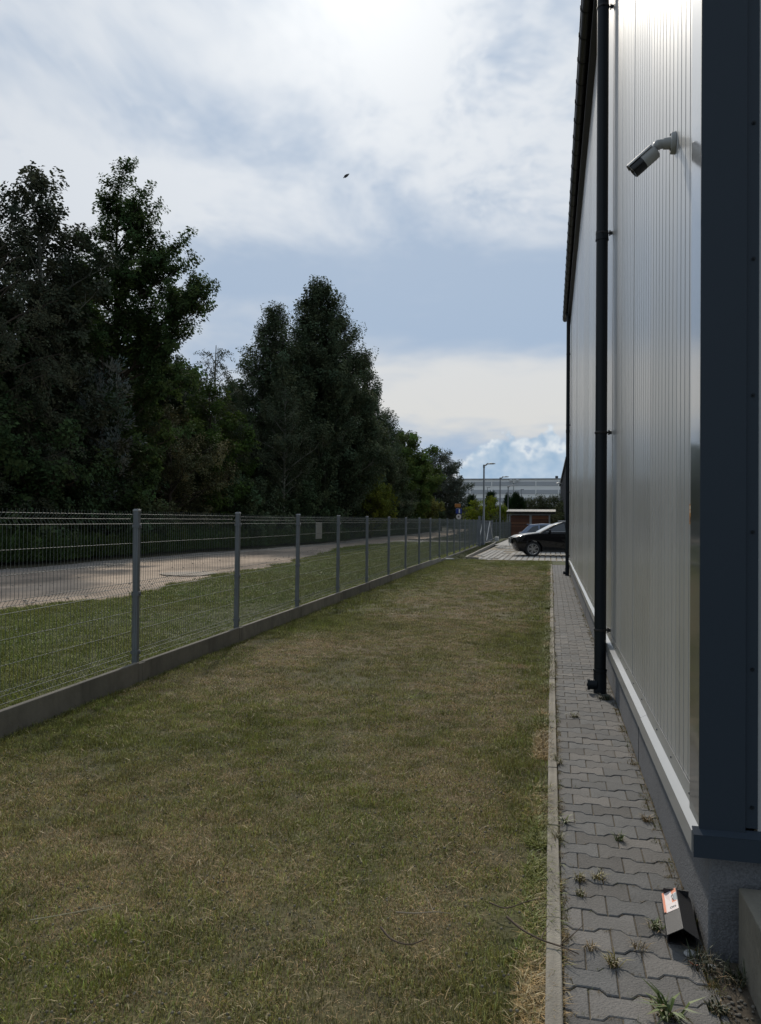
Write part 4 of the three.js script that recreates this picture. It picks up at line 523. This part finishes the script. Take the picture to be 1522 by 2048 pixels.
tree('poplar', 'lowest poplar tip at the right end of the poplar group', 'tree', -17.8, -83.6, 14.2, 3.0, { leaf: 'small', size: 1.5, up: 1.0, col: CB, limbs: 3.8, prof: poplar });
tree('maple', 'round dark maple near the far end of the tree line', 'tree', -18.2, -96.5, 13.0, 4.0, { leaf: 'broad', size: 1.4, col: [0.085, 0.125, 0.03], limbs: 4.4, up: 0.6 });
tree('willow', 'grey green willow at the right end of the tree line', 'tree', -17.6, -124, 13.2, 3.9, { leaf: 'silver', size: 1.7, droop: 0.25, up: 0.7, col: [0.10, 0.115, 0.085], limbs: 3.6, dens: 0.9 });
tree('hazel', 'yellow green low hazel bush below the poplars', 'shrub', -16.6, -70.0, 5.6, 2.6, { leaf: 'broad', col: [0.12, 0.14, 0.02], mat: LMb, limbs: 5, base: 0.05 });
tree('hazel', 'yellow green low bush at the foot of the far maple', 'shrub', -17.0, -101.5, 5.2, 2.2, { leaf: 'broad', size: 1.2, col: [0.14, 0.15, 0.04], mat: LMb, limbs: 5, base: 0.05 });
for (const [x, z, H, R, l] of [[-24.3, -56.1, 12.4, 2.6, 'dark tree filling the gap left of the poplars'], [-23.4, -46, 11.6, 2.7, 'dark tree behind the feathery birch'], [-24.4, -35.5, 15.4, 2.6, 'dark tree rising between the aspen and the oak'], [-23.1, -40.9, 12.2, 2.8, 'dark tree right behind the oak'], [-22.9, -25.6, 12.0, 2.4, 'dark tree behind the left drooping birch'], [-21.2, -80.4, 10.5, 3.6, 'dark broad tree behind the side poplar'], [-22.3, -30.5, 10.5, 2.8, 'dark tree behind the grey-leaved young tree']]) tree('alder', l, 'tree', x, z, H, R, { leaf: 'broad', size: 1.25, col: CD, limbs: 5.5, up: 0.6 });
for (const [x, z, H, R, c, l] of [[-19.6, -25.7, 3.0, 1.7, CD, 'dark low bush at the road edge, far left'], [-19.3, -28.6, 3.9, 1.8, [0.03, 0.05, 0.02], 'green low bush below the aspen by the road'], [-18.8, -31.5, 3.2, 1.7, CD, 'dark low bush below the oak by the road'], [-18.6, -42.0, 4.6, 2.0, CD, 'dark bush right of the brownish tree'], [-18.2, -47.0, 3.6, 1.9, CB, 'dark bush left of the slim aspen'], [-17.4, -53.0, 4.2, 2.4, CD, 'dark bush below the shorter poplar'], [-17.4, -61.5, 3.6, 2.2, [0.03, 0.048, 0.02], 'green bush below the tall poplar'], [-17.6, -88, 4.5, 2.6, CD, 'dark bush below the lowest poplar'], [-18.6, -112, 5.5, 3.2, CD, 'dark bush between the far maple and the willow']]) tree('bush', l, 'shrub', x, z, H, R, { leaf: 'broad', col: c, limbs: 6, base: 0.03, up: 0.55, prof: (f) => 1 - 0.6 * f });
{ // the dark wood behind, undergrowth along the road
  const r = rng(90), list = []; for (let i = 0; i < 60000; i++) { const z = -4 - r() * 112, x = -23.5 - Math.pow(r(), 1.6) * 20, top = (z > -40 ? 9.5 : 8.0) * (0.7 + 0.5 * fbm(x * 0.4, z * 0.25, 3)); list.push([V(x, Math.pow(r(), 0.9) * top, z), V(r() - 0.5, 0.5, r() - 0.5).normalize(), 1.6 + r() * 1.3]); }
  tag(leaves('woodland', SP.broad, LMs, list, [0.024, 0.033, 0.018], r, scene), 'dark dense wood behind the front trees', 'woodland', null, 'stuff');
  const u = []; for (let i = 0; i < 20000; i++) { const z = 4 - r() * 130, fx = farX(z), x = fx - 0.25 - Math.pow(r(), 1.7) * 4.0, h = 0.05 + 0.6 * smooth(0.2, 2.2, fx - x); u.push([V(x, h * r() * 1.4 + 0.05, z), V((r() - 0.5) * 0.6, 1, (r() - 0.5) * 0.6).normalize(), 0.8 + r() * 0.8]); }
  tag(leaves('undergrowth', SP.fine, LM, u, [0.055, 0.085, 0.028], r, scene), 'tall grass and weeds along the far road edge', 'undergrowth', null, 'stuff');
  const tk = []; for (let i = 0; i < 46; i++) { const z = -12 - r() * 70, x = -21.5 - r() * 6, l = (r() - 0.5) * 1.2; tk.push(tube([V(x, 0, z), V(x + l * 0.4, 3, z + (r() - 0.5) * 0.5), V(x + l, 7.5, z)], [0.13, 0.10, 0.06], 6)); } tag(part('wood_stems', join(tk), mat.barkPale, scene), 'thin pale stems inside the dark wood', 'tree trunks', null, 'stuff');
}
// far garden: clipped conifers, small trees, hedge bushes
for (const [x, z, H, R, l] of [[-10.1, -100, 4.9, 0.55, 'narrow dark conifer standing alone left of the first street lamp'], [-8.0, -100.5, 5.2, 0.5, 'dark conifer between the first two street lamps, left of a pair'], [-7.45, -100, 5.35, 0.5, 'dark conifer between the first two street lamps, right of a pair'], [-5.55, -101, 4.9, 0.4, 'slim conifer just behind the farthest street lamp'], [-4.8, -96, 4.2, 0.85, 'dense conifer, left of three behind the shelter roof'], [-4.2, -96.6, 5.0, 0.95, 'dense conifer, tallest of three behind the shelter roof'], [-3.55, -96, 4.4, 0.8, 'dense conifer, right of three behind the shelter roof'], [2.4, -104, 5.2, 0.6, 'slim conifer rising from the hedge at right']])
  tree('conifer', l, 'conifer', x, z, H, R, { leaf: 'fine', size: 0.9, up: 1.3, col: [0.025, 0.050, 0.018], limbs: 9, base: 0.02, prof: (f) => Math.pow(1 - f, 0.6) + 0.05, dens: 1.2, trunk: 0.05 });
for (const [x, z, H, R, l] of [[-9.0, -94, 3.9, 1.2, 'small yellow green tree behind the first street lamp'], [-7.1, -92, 4.0, 1.4, 'sunlit yellow green tree between the first two lamps'], [-5.7, -92, 3.0, 1.1, 'low yellow green tree left of the shelter']]) tree('garden_tree', l, 'tree', x, z, H, R, { leaf: 'broad', size: 0.9, mat: LMb, col: [0.17, 0.21, 0.02], limbs: 6, base: 0.15 });
for (const [x, z, H, R, l] of [[-2.6, -99, 4.1, 1.3, 'hedge bush above the shelter roof, leftmost'], [-1.2, -100, 4.4, 1.4, 'hedge bush above the shelter roof, in its middle'], [0.4, -99, 4.5, 1.5, 'hedge bush above the right end of the shelter roof'], [1.4, -92, 3.4, 1.4, 'hedge bush right of the shelter by the dark hall'], [0.9, -84, 1.9, 1.0, 'low bush beside the right end of the shelter'], [-5.6, -83, 1.6, 0.8, 'dark low bush left of the shelter behind the mesh fence']]) tree('hedge_bush', l, 'shrub', x, z, H, R, { leaf: 'small', size: 1.3, col: [0.075, 0.09, 0.042], limbs: 7, base: 0.03 });
{ const r = rng(66), l = []; for (let i = 0; i < 5000; i++) { const z = -130 - r() * 45, x = -45 + r() * 80; if (x < -13.5 && x > -24 && z > -182) { } l.push([V(x, r() * 2.6 * (0.6 + 0.8 * fbm(x * 0.3, 2, 3)) * (z > -160 ? 0.6 : 1), z < -150 ? z - 8 : z - 50), V(r() - 0.5, 0.6, r() - 0.5).normalize(), 1.5 + r()]); } tag(leaves('distant_shrubs', SP.broad, LM, l, [0.04, 0.048, 0.024], r, scene), 'low shrubs in front of the far warehouse', 'shrubs', null, 'stuff'); }

// ------------------------------------------------------------------ grass
function bladePatch(seed, n, rad, h0, h1, lean, wid, bend = 0.3, vary = 0.7) { const r = rng(seed), P = [], C = [], U = [];
  for (let i = 0; i < n; i++) { const a = r() * 6.283, q = rad * Math.sqrt(r()), x = Math.cos(a) * q, z = Math.sin(a) * q, h = lerp(h0, h1, Math.pow(r(), 1.4)), f = r() * 6.283, ln = clamp(lean + (r() - 0.5) * vary, 0.05, 1.55), w = wid * (0.6 + 0.8 * r()) * 0.5;
    const dx = Math.cos(f), dz = Math.sin(f), sx = -dz * w, sz = dx * w, l1 = ln * (1 - bend), l2 = Math.min(1.58, ln * (1 + bend)), mx = x + dx * Math.sin(l1) * h * 0.5, my = Math.cos(l1) * h * 0.5 + 0.002, mz = z + dz * Math.sin(l1) * h * 0.5, ex = mx + dx * Math.sin(l2) * h * 0.5, ey = Math.max(0.003, my + Math.cos(l2) * h * 0.5), ez = mz + dz * Math.sin(l2) * h * 0.5; const v = 0.38 + 1.25 * r(), y = r() * 0.3;
    P.push(x - sx, -0.004, z - sz, x + sx, -0.004, z + sz, mx + sx * 0.8, my, mz + sz * 0.8, x - sx, -0.004, z - sz, mx + sx * 0.8, my, mz + sz * 0.8, mx - sx * 0.8, my, mz - sz * 0.8, mx - sx * 0.8, my, mz - sz * 0.8, mx + sx * 0.8, my, mz + sz * 0.8, ex, ey, ez); for (let j = 0; j < 9; j++) { C.push(v * (1 + y), v, v * (1 - y)); U.push(0, 0); } }
  const g = new THREE.BufferGeometry(); g.setAttribute('position', new THREE.Float32BufferAttribute(P, 3)); g.setAttribute('color', new THREE.Float32BufferAttribute(C, 3)); g.setAttribute('uv', new THREE.Float32BufferAttribute(U, 2)); g.computeVertexNormals(); return g; }
const grassMat = leafMat(0.22, 0.5); grassMat.specularIntensity = 0.2;
function scatter(name, geo, list, parent, label, cat) { const im = new THREE.InstancedMesh(geo, grassMat, list.length), o = new THREE.Object3D(), c = new THREE.Color(); list.forEach(([x, y, z, s, a, col, sy], i) => { o.position.set(x, y, z); o.rotation.set(0, a, 0); o.scale.set(s, s * (sy ?? 1), s); o.updateMatrix(); im.setMatrixAt(i, o.matrix); im.setColorAt(i, c.setRGB(...col)); }); im.castShadow = im.receiveShadow = true; im.name = name; parent.add(im); return tag(im, label, cat, null, 'stuff'); }
{
  const r = rng(101), green = [], straw = [], tall = [];
  const zones = [[-1.5, -6.5, 1100, 0.8], [-6.5, -13, 560, 0.95], [-13, -33, 130, 1.4]];
  for (const [za, zb, den, s] of zones) { const n = Math.round((za - zb) * 4.3 * den); for (let i = 0; i < n; i++) { const z = lerp(za, zb, r()), x = lerp(fenceX(z) + 0.09, -0.03, r()), d = dryness(x, z), y = lawnY(x, z), a = r() * 6.283, bare = fbm(x * 1.3 + 50, z * 1.3, 3); if (bare > 0.70 && r() < 0.5) continue; if (Math.hypot((x + 0.12) / 0.10, (z + 3.25) / 0.13) < 0.8 + 0.4 * r()) continue;
    if (r() > d * 0.5 + 0.04) { const q = fbm(x * 1.1 + 7, z * 1.1 + 3, 3), k = (0.5 + 1.0 * r()) * (0.75 + 0.6 * fbm(x * 5 + 31, z * 5, 2)); green.push([x, y, z, s * (0.75 + 0.5 * r()), a, [lerp(0.205, 0.250, q) * k, lerp(0.255, 0.255, q) * k, lerp(0.058, 0.100, q) * k], (0.55 + 0.8 * r() * (1.3 - d)) * (0.6 + 0.9 * fbm(x * 4 + 11, z * 4 + 5, 2))]); } else { const k = 0.45 + 1.0 * r(); straw.push([x, y, z, s * (0.8 + 0.5 * r()), a, [0.38 * k, 0.315 * k, 0.200 * k], 0.8 + 0.4 * r()]); } } }
  for (let z = -33; z > -60; z -= 0.03) { const x = lerp(fenceX(z) + 0.1, lerp(-3.75, -4.1, clamp((-34 - z) / 24)), r()); green.push([x, 0.02, z, 1.6, r() * 6, [0.08, 0.098, 0.034], 1]); }
  scatter('lawn_grass', bladePatch(1, 28, 0.07, 0.012, 0.042, 0.8, 0.0028), green, scene, 'short green grass blades of the mown lawn', 'grass');
  scatter('dry_grass', bladePatch(2, 34, 0.08, 0.010, 0.034, 1.2, 0.0022, 0.03, 0.9), straw, scene, 'dry yellow straw lying on the worn lawn', 'dry grass');
  // fringe along kerb, fence boards
  for (let i = 0; i < 4600; i++) { const z = -1.6 - Math.pow(r(), 1.6) * 31, k = 0.7 + 0.6 * r(), dry = fbm(z * 1.7, 4, 3) + 0.3 * (r() - 0.5) > 0.55; if (fbm(z * 2.3 + 8, 2, 2) < 0.42) continue; tall.push([-0.035 - r() * 0.05 + (r() < 0.34 ? 0.03 + 0.04 * r() : 0), 0.0, z, 0.7 + 0.5 * r(), r() * 6.283, dry ? [0.32 * k, 0.27 * k, 0.15 * k] : [0.145 * k, 0.18 * k, 0.045 * k], ((dry ? 0.3 : 0.45) + 0.6 * r()) * (0.55 + 0.45 * smooth(-3, -6, z))]); }
  for (let i = 0; i < 1500; i++) { const z = -3 - r() * 44, k = 0.7 + 0.6 * r(); tall.push([fenceX(z) + 0.10 + r() * 0.06, 0, z, 0.6 + 0.4 * r(), r() * 6.283, [0.13 * k, 0.155 * k, 0.06 * k], 0.4 + 0.7 * r()]); }
  scatter('edge_grass', bladePatch(3, 16, 0.04, 0.03, 0.10, 0.8, 0.0036), tall, scene, 'longer grass fringing the kerb and the fence boards', 'grass');
  const verge = [], z2 = [[3, -14, 220, 0.9], [-14, -34, 110, 1.2], [-34, -57, 44, 1.8]]; for (const [za, zb, den, s] of z2) { const n = Math.round((za - zb) * 5.6 * den); for (let i = 0; i < n; i++) { const z = lerp(za, zb, r()), x0 = nearX(z) + 0.05, x = lerp(x0, fenceX(z) - 0.06, r()), k = 0.7 + 0.6 * r(), q = fbm(x * 0.9 + 70, z * 0.9, 3), e = smooth(0.9, 0, x - x0); if (e > 0.5 && r() < 0.45) continue; verge.push([x, 0.005, z, s * (0.8 + 0.6 * r()), r() * 6.283, [lerp(0.11, 0.20, q) * k, lerp(0.18, 0.225, q) * k, lerp(0.02, 0.06, q) * k], 0.6 + 1.0 * q * r() + 0.2]); } }
  for (let i = 0; i < 5000; i++) { const z = lerp(-63, -140, r()), x0 = nearX(z); verge.push([lerp(x0, -4.9, r()), 0.05, z, 2.4, r() * 6, [0.06, 0.085, 0.025], 1]); }
  scatter('verge_grass', bladePatch(4, 40, 0.10, 0.020, 0.065, 0.75, 0.0040), verge, scene, 'green grass of the verge beyond the fence', 'grass');
  // clover seed heads and fallen straws near the camera
  const hd = [], ball = new THREE.IcosahedronGeometry(0.005, 1).toNonIndexed(); ball.setAttribute('color', new THREE.Float32BufferAttribute(new Float32Array(ball.attributes.position.count * 3).fill(1), 3)); for (let i = 0; i < 2600; i++) { const z = -2.0 - Math.pow(r(), 1.5) * 7, x = lerp(-4, -0.1, r()); if (fbm(x * 0.9 + 21, z * 0.9 + 2, 3) < 0.50) continue; const k = 0.7 + 0.6 * r(); hd.push([x, 0.02 + r() * 0.022, z, 0.6 + 0.7 * r(), 0, [0.19 * k, 0.17 * k, 0.12 * k], 0.9]); }
  scatter('seed_heads', ball, hd, scene, 'small grey seed heads scattered in the near lawn', 'seed heads');
  const cf = []; for (let i = 0; i < 2600; i++) { const z = -3 - Math.pow(r(), 1.2) * 34, x = lerp(nearX(z) + 0.4, fenceX(z) - 0.1, r()); if (fbm(x * 0.7 + 3, z * 0.7 + 9, 3) < 0.47) continue; cf.push([x, 0.04 + r() * 0.03, z, 0.9 + r() * 0.7, 0, [0.5, 0.5, 0.46], 0.9]); } scatter('clover_flowers', ball, cf, scene, 'tiny white clover flowers dotted over the grass verge', 'flowers');
  const st = []; for (let i = 0; i < 3000; i++) { const z = -1.8 - Math.pow(r(), 1.3) * 9, x = lerp(-4, -0.06, r()), k = 0.6 + 0.9 * r(); st.push([x, lawnY(x, z) + 0.012 + r() * 0.02, z, 0.7 + 0.9 * r(), r() * 6.283, [0.34 * k, 0.29 * k, 0.18 * k], 1]); }
  const sg = bladePatch(9, 4, 0.06, 0.02, 0.055, 1.48, 0.0016, 0.01, 0.12); scatter('loose_straw', sg, st, scene, 'loose pale straws lying on the near lawn', 'straw');
  // moss and small weeds in the joints
  const jw = []; for (let i = 0; i < 4200; i++) { const z = -2.2 - Math.pow(r(), 1.7) * 26, m = r(), k = 0.6 + 0.7 * r(), cl = fbm(z * 2.6, m > 0.5 ? 3 : 8, 2); if (cl < 0.5 && r() < 0.8) continue; const x = m < 0.30 ? 0.048 + r() * 0.02 : m < 0.62 ? 0.592 - Math.pow(r(), 2) * 0.05 : 0.07 + r() * 0.5; const zz = m < 0.62 ? z : -1.35 - (Math.round((-1.35 - z) / 0.143) + 0.5) * 0.143; jw.push([x, -0.004, zz, m < 0.62 ? 0.3 + 0.35 * r() : 0.12 + 0.3 * r() * r(), r() * 6.283, r() < 0.6 ? [0.22 * k, 0.18 * k, 0.085 * k] : [0.12 * k, 0.15 * k, 0.04 * k], 0.5 + 0.5 * r()]); }
  scatter('joint_weeds', bladePatch(6, 20, 0.05, 0.02, 0.07, 0.9, 0.004), jw, scene, 'dry moss and tiny weeds in the paver joints', 'weeds');
}
// single weeds, sticks and stones on the pavers
{
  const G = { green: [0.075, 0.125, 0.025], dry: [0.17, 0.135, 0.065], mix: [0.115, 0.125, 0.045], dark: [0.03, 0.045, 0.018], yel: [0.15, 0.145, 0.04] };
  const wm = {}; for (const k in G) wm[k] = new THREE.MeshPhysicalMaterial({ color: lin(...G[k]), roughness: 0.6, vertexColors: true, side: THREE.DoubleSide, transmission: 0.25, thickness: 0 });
  let sd = 300;
  function weed(x, z, rad, h, n, kind, label, wid = 0.006, lean = 0.95, y = 0.002, name = 'weed_tuft') { const t = thing(name, label, 'weed', [x, y, z]); part('leaf_blades', bladePatch(sd++, n, rad, h * 0.5, h, lean, wid), wm[kind], t); part('dry_blades', bladePatch(sd++, Math.round(n * 0.5), rad * 1.1, h * 0.4, h * 0.9, lean + 0.25, wid * 0.6), wm.dry, t); return t; }
  weed(0.40, -2.76, 0.03, 0.17, 26, 'green', 'big green grass tuft with broad blades, nearest on the pavers', 0.013, 1.15);
  weed(0.24, -3.03, 0.02, 0.075, 34, 'yel', 'yellow green star-shaped tuft on a paver joint, left of the bait box front', 0.0055, 1.05);
  weed(0.35, -3.17, 0.03, 0.07, 24, 'dry', 'dry brown tuft on the pavers just in front of the bait box', 0.004, 1.1);
  weed(0.435, -3.34, 0.025, 0.075, 34, 'green', 'small green tuft touching the left side of the bait box', 0.006, 0.95);
  weed(0.14, -3.71, 0.022, 0.06, 34, 'yel', 'left one of two bright tufts beside each other near the kerb', 0.005, 1.0);
  weed(0.225, -3.75, 0.03, 0.075, 30, 'yel', 'right one of two bright tufts beside each other near the kerb', 0.005, 1.15);
  weed(0.14, -3.56, 0.02, 0.055, 24, 'mix', 'small tuft just in front of the pair near the kerb', 0.0045, 1.0);
  weed(0.36, -4.23, 0.02, 0.06, 30, 'green', 'small green tuft alone in the middle of the pavers', 0.005, 0.9);
  weed(0.535, -4.53, 0.025, 0.07, 30, 'dry', 'straw-coloured tuft by the wall plinth farther along', 0.0045, 1.0);
  weed(0.16, -3.13, 0.02, 0.05, 22, 'dry', 'little dry tuft near the stick on the pavers', 0.004, 1.05);
  weed(0.565, -2.83, 0.03, 0.05, 44, 'dark', 'dark leafy tuft in the shade at lower right', 0.008, 0.9);
  weed(0.085, -4.40, 0.012, 0.10, 8, 'green', 'few broad flat blades lying over the kerb edge', 0.012, 1.35);
  weed(0.045, -4.14, 0.025, 0.085, 34, 'mix', 'bushy tuft growing on the kerb joint', 0.0045, 0.85);
  weed(0.20, -6.79, 0.04, 0.08, 40, 'mix', 'spread weed on the pavers before the downpipe', 0.006, 1.2);
  weed(0.05, -5.45, 0.035, 0.09, 40, 'mix', 'loose tuft hanging over the kerb midway to the downpipe', 0.005, 0.9);
  weed(0.50, -7.55, 0.06, 0.09, 90, 'dark', 'dark brown heap of dead weeds at the downpipe foot', 0.006, 1.1, 0.002, 'dead_weeds');
  weed(0.565, -3.10, 0.05, 0.11, 60, 'dark', 'tangled dark grass at the plinth corner beside the concrete block', 0.004, 0.8);
  weed(0.66, -3.02, 0.045, 0.13, 60, 'dark', 'shaded grass clump between plinth corner and concrete block', 0.004, 0.75, -0.01);
  weed(0.585, -3.62, 0.03, 0.05, 60, 'mix', 'dry moss strip along the plinth behind the bait box', 0.004, 0.9);
  weed(0.59, -3.42, 0.03, 0.05, 60, 'mix', 'dry moss clump along the plinth beside the bait box', 0.004, 0.9);
  const bark = M([0.13, 0.098, 0.07], 0.9, { map: rep(texBark, 3, 6) }), pale = M([0.28, 0.23, 0.16], 0.85);
  function stick(label, pts, r0, m, name = 'stick', twigs = []) { const t = thing(name, label, 'stick'); const p = pts.map((q) => V(...q)); const c = new THREE.CatmullRomCurve3(p).getPoints(16); part('stem', tube(c, c.map((_, i) => r0 * (1 - 0.6 * i / 16)), 6), m, t); for (const tw of twigs) part('twig', tube(tw.map((q) => V(...q)), [r0 * 0.5, r0 * 0.4, r0 * 0.2], 5), m, t); }
  stick('long brown stick lying across the kerb onto the pavers', [[-0.17, 0.05, -3.20], [-0.10, 0.045, -3.12], [-0.02, 0.04, -3.07], [0.05, 0.034, -3.055], [0.115, 0.016, -3.05]], 0.0055, bark, 'stick', [[[0.04, 0.034, -3.055], [0.09, 0.06, -3.10], [0.135, 0.075, -3.16]], [[0.02, 0.036, -3.06], [0.06, 0.05, -3.02], [0.10, 0.045, -2.98]], [[-0.03, 0.04, -3.07], [-0.02, 0.03, -3.15], [0.0, 0.04, -3.2]]]);
  stick('curved brown twig on the lawn left of the long stick', [[-0.66, 0.045, -3.01], [-0.60, 0.035, -2.95], [-0.53, 0.03, -2.94], [-0.47, 0.04, -2.975]], 0.005, bark, 'twig');
  stick('thin grey twig with a pale tip above the curved twig', [[-0.62, 0.05, -3.13], [-0.54, 0.045, -3.15], [-0.46, 0.05, -3.17], [-0.40, 0.04, -3.19]], 0.0035, pale, 'twig', [[[-0.47, 0.05, -3.17], [-0.50, 0.055, -3.24], [-0.53, 0.06, -3.29]]]);
  stick('short brown twig beside bare soil at the kerb', [[-0.25, 0.04, -3.32], [-0.18, 0.045, -3.28], [-0.10, 0.05, -3.34], [-0.02, 0.05, -3.40]], 0.004, bark, 'twig');
  stick('long pale grass stalk lying at the lower left of the lawn', [[-2.05, 0.05, -2.72], [-1.9, 0.06, -2.80], [-1.75, 0.055, -2.93]], 0.0028, M([0.30, 0.27, 0.16], 0.7), 'stalk');
  tag(part('corner_soil', boxUV(box(0.13, 0.04, 2.0, 0.655, -0.022, -2.16)), mat.soil, scene), 'strip of sandy soil between pavers and concrete block', 'soil', null, 'structure');
  { const r2 = rng(71), pb = new THREE.IcosahedronGeometry(1, 1), l = []; for (let i = 0; i < 520; i++) { const z = -3.12 + Math.pow(r2(), 0.8) * 1.4, x = 0.60 + r2() * 0.10 - Math.max(0, r2() - 0.8) * 0.3, q = 0.0015 + 0.006 * Math.pow(r2(), 3); l.push(plain(pb).scale(q * 1.3, q * 0.7, q).rotateY(r2() * 6).translate(x, 0.001 + q * 0.2, z)); } tag(part('gravel', mergeGeometries(l), M([0.13, 0.118, 0.098], 0.95), scene), 'fine gravel and grit on the soil by the concrete block', 'gravel', null, 'stuff'); }
  const rr = rng(9); const st = (s, sd2) => { const g = new THREE.IcosahedronGeometry(s, 2), p = g.attributes.position; for (let i = 0; i < p.count; i++) { const k = 0.75 + 0.5 * fbm(p.getX(i) / s * 1.2 + sd2, p.getY(i) / s * 1.2 + p.getZ(i) / s, 2); p.setXYZ(i, p.getX(i) * k * 1.3, p.getY(i) * k * 0.7, p.getZ(i) * k); } return toCreasedNormals(plain(g), 0.5); };
  const sm = M([0.36, 0.36, 0.35], 0.9); tag(part('stone', st(0.019, 1), sm, scene, [0.535, 0.010, -3.165]), 'pale stone at the open end of the bait box', 'stone'); tag(part('stone', st(0.012, 5), sm, scene, [0.60, 0.006, -3.10]), 'smaller white stone by the plinth corner', 'stone');
  const lf = new THREE.PlaneGeometry(0.012, 0.045, 2, 6).rotateX(-Math.PI / 2); { const p = lf.attributes.position; for (let i = 0; i < p.count; i++) { const f = p.getZ(i) / 0.0225; p.setX(i, p.getX(i) * Math.max(0.05, 1 - f * f)); p.setY(i, 0.004 + 0.012 * f * f + Math.abs(p.getX(i)) * 0.6); } lf.computeVertexNormals(); }
  tag(part('dry_leaf', lf, new THREE.MeshPhysicalMaterial({ color: lin(0.24, 0.07, 0.035), roughness: 0.7, side: THREE.DoubleSide }), scene, [0.535, 0.006, -3.085], [0, 1.1, 0]), 'small reddish dry leaf on the paver by the plinth corner', 'leaf');
}
{ const r2 = rng(72), pb = plain(new THREE.IcosahedronGeometry(1, 0)), l = []; for (let i = 0; i < 2600; i++) { const z = -6 - Math.pow(r2(), 1.4) * 50, e = r2(), x = e < 0.5 ? nearX(z) + 0.15 - Math.pow(r2(), 2) * 1.6 : lerp(nearX(z), farX(z), e < 0.75 ? r2() : 0.75 + 0.25 * r2()), q = 0.008 + 0.024 * Math.pow(r2(), 4); l.push(pb.clone().scale(q * 1.4, q * 0.7, q).rotateY(r2() * 6).translate(x, -0.03 + q * 0.3, z)); } tag(part('road_stones', mergeGeometries(l), M([0.34, 0.30, 0.25], 0.95), scene), 'loose stones and clods lying on the dirt road', 'stones', null, 'stuff'); }
// bird high over the lawn
{
  const b = thing('bird', 'small dark bird gliding with folded wings against the sky', 'bird', [-0.24211254 * 42, 1.68 + 0.4123205 * 42, -0.87827861 * 42]);
  const g = new THREE.LatheGeometry([[0.001, -0.17], [0.012, -0.165], [0.016, -0.10], [0.022, -0.05], [0.042, 0.0], [0.055, 0.06], [0.052, 0.10], [0.036, 0.135], [0.03, 0.155], [0.026, 0.175], [0.012, 0.19], [0.003, 0.21], [0, 0.212]].map(([r, y]) => new THREE.Vector2(r, y)), 16); const p = g.attributes.position; for (let i = 0; i < p.count; i++) { const y = p.getY(i); if (y < -0.05) { p.setX(i, p.getX(i) * 1.7); p.setZ(i, p.getZ(i) * 0.45); } } g.computeVertexNormals();
  const m = M([0.03, 0.032, 0.036], 0.8), body = part('body', g, m, b); for (const s of [-1, 1]) part('wing', new THREE.SphereGeometry(0.05, 12, 8).scale(0.35, 2.1, 0.9).translate(s * 0.045, 0.0, 0.01), m, b);
  b.rotation.set(0, 0.21, -0.95);
}
renderer.render(scene, camera);
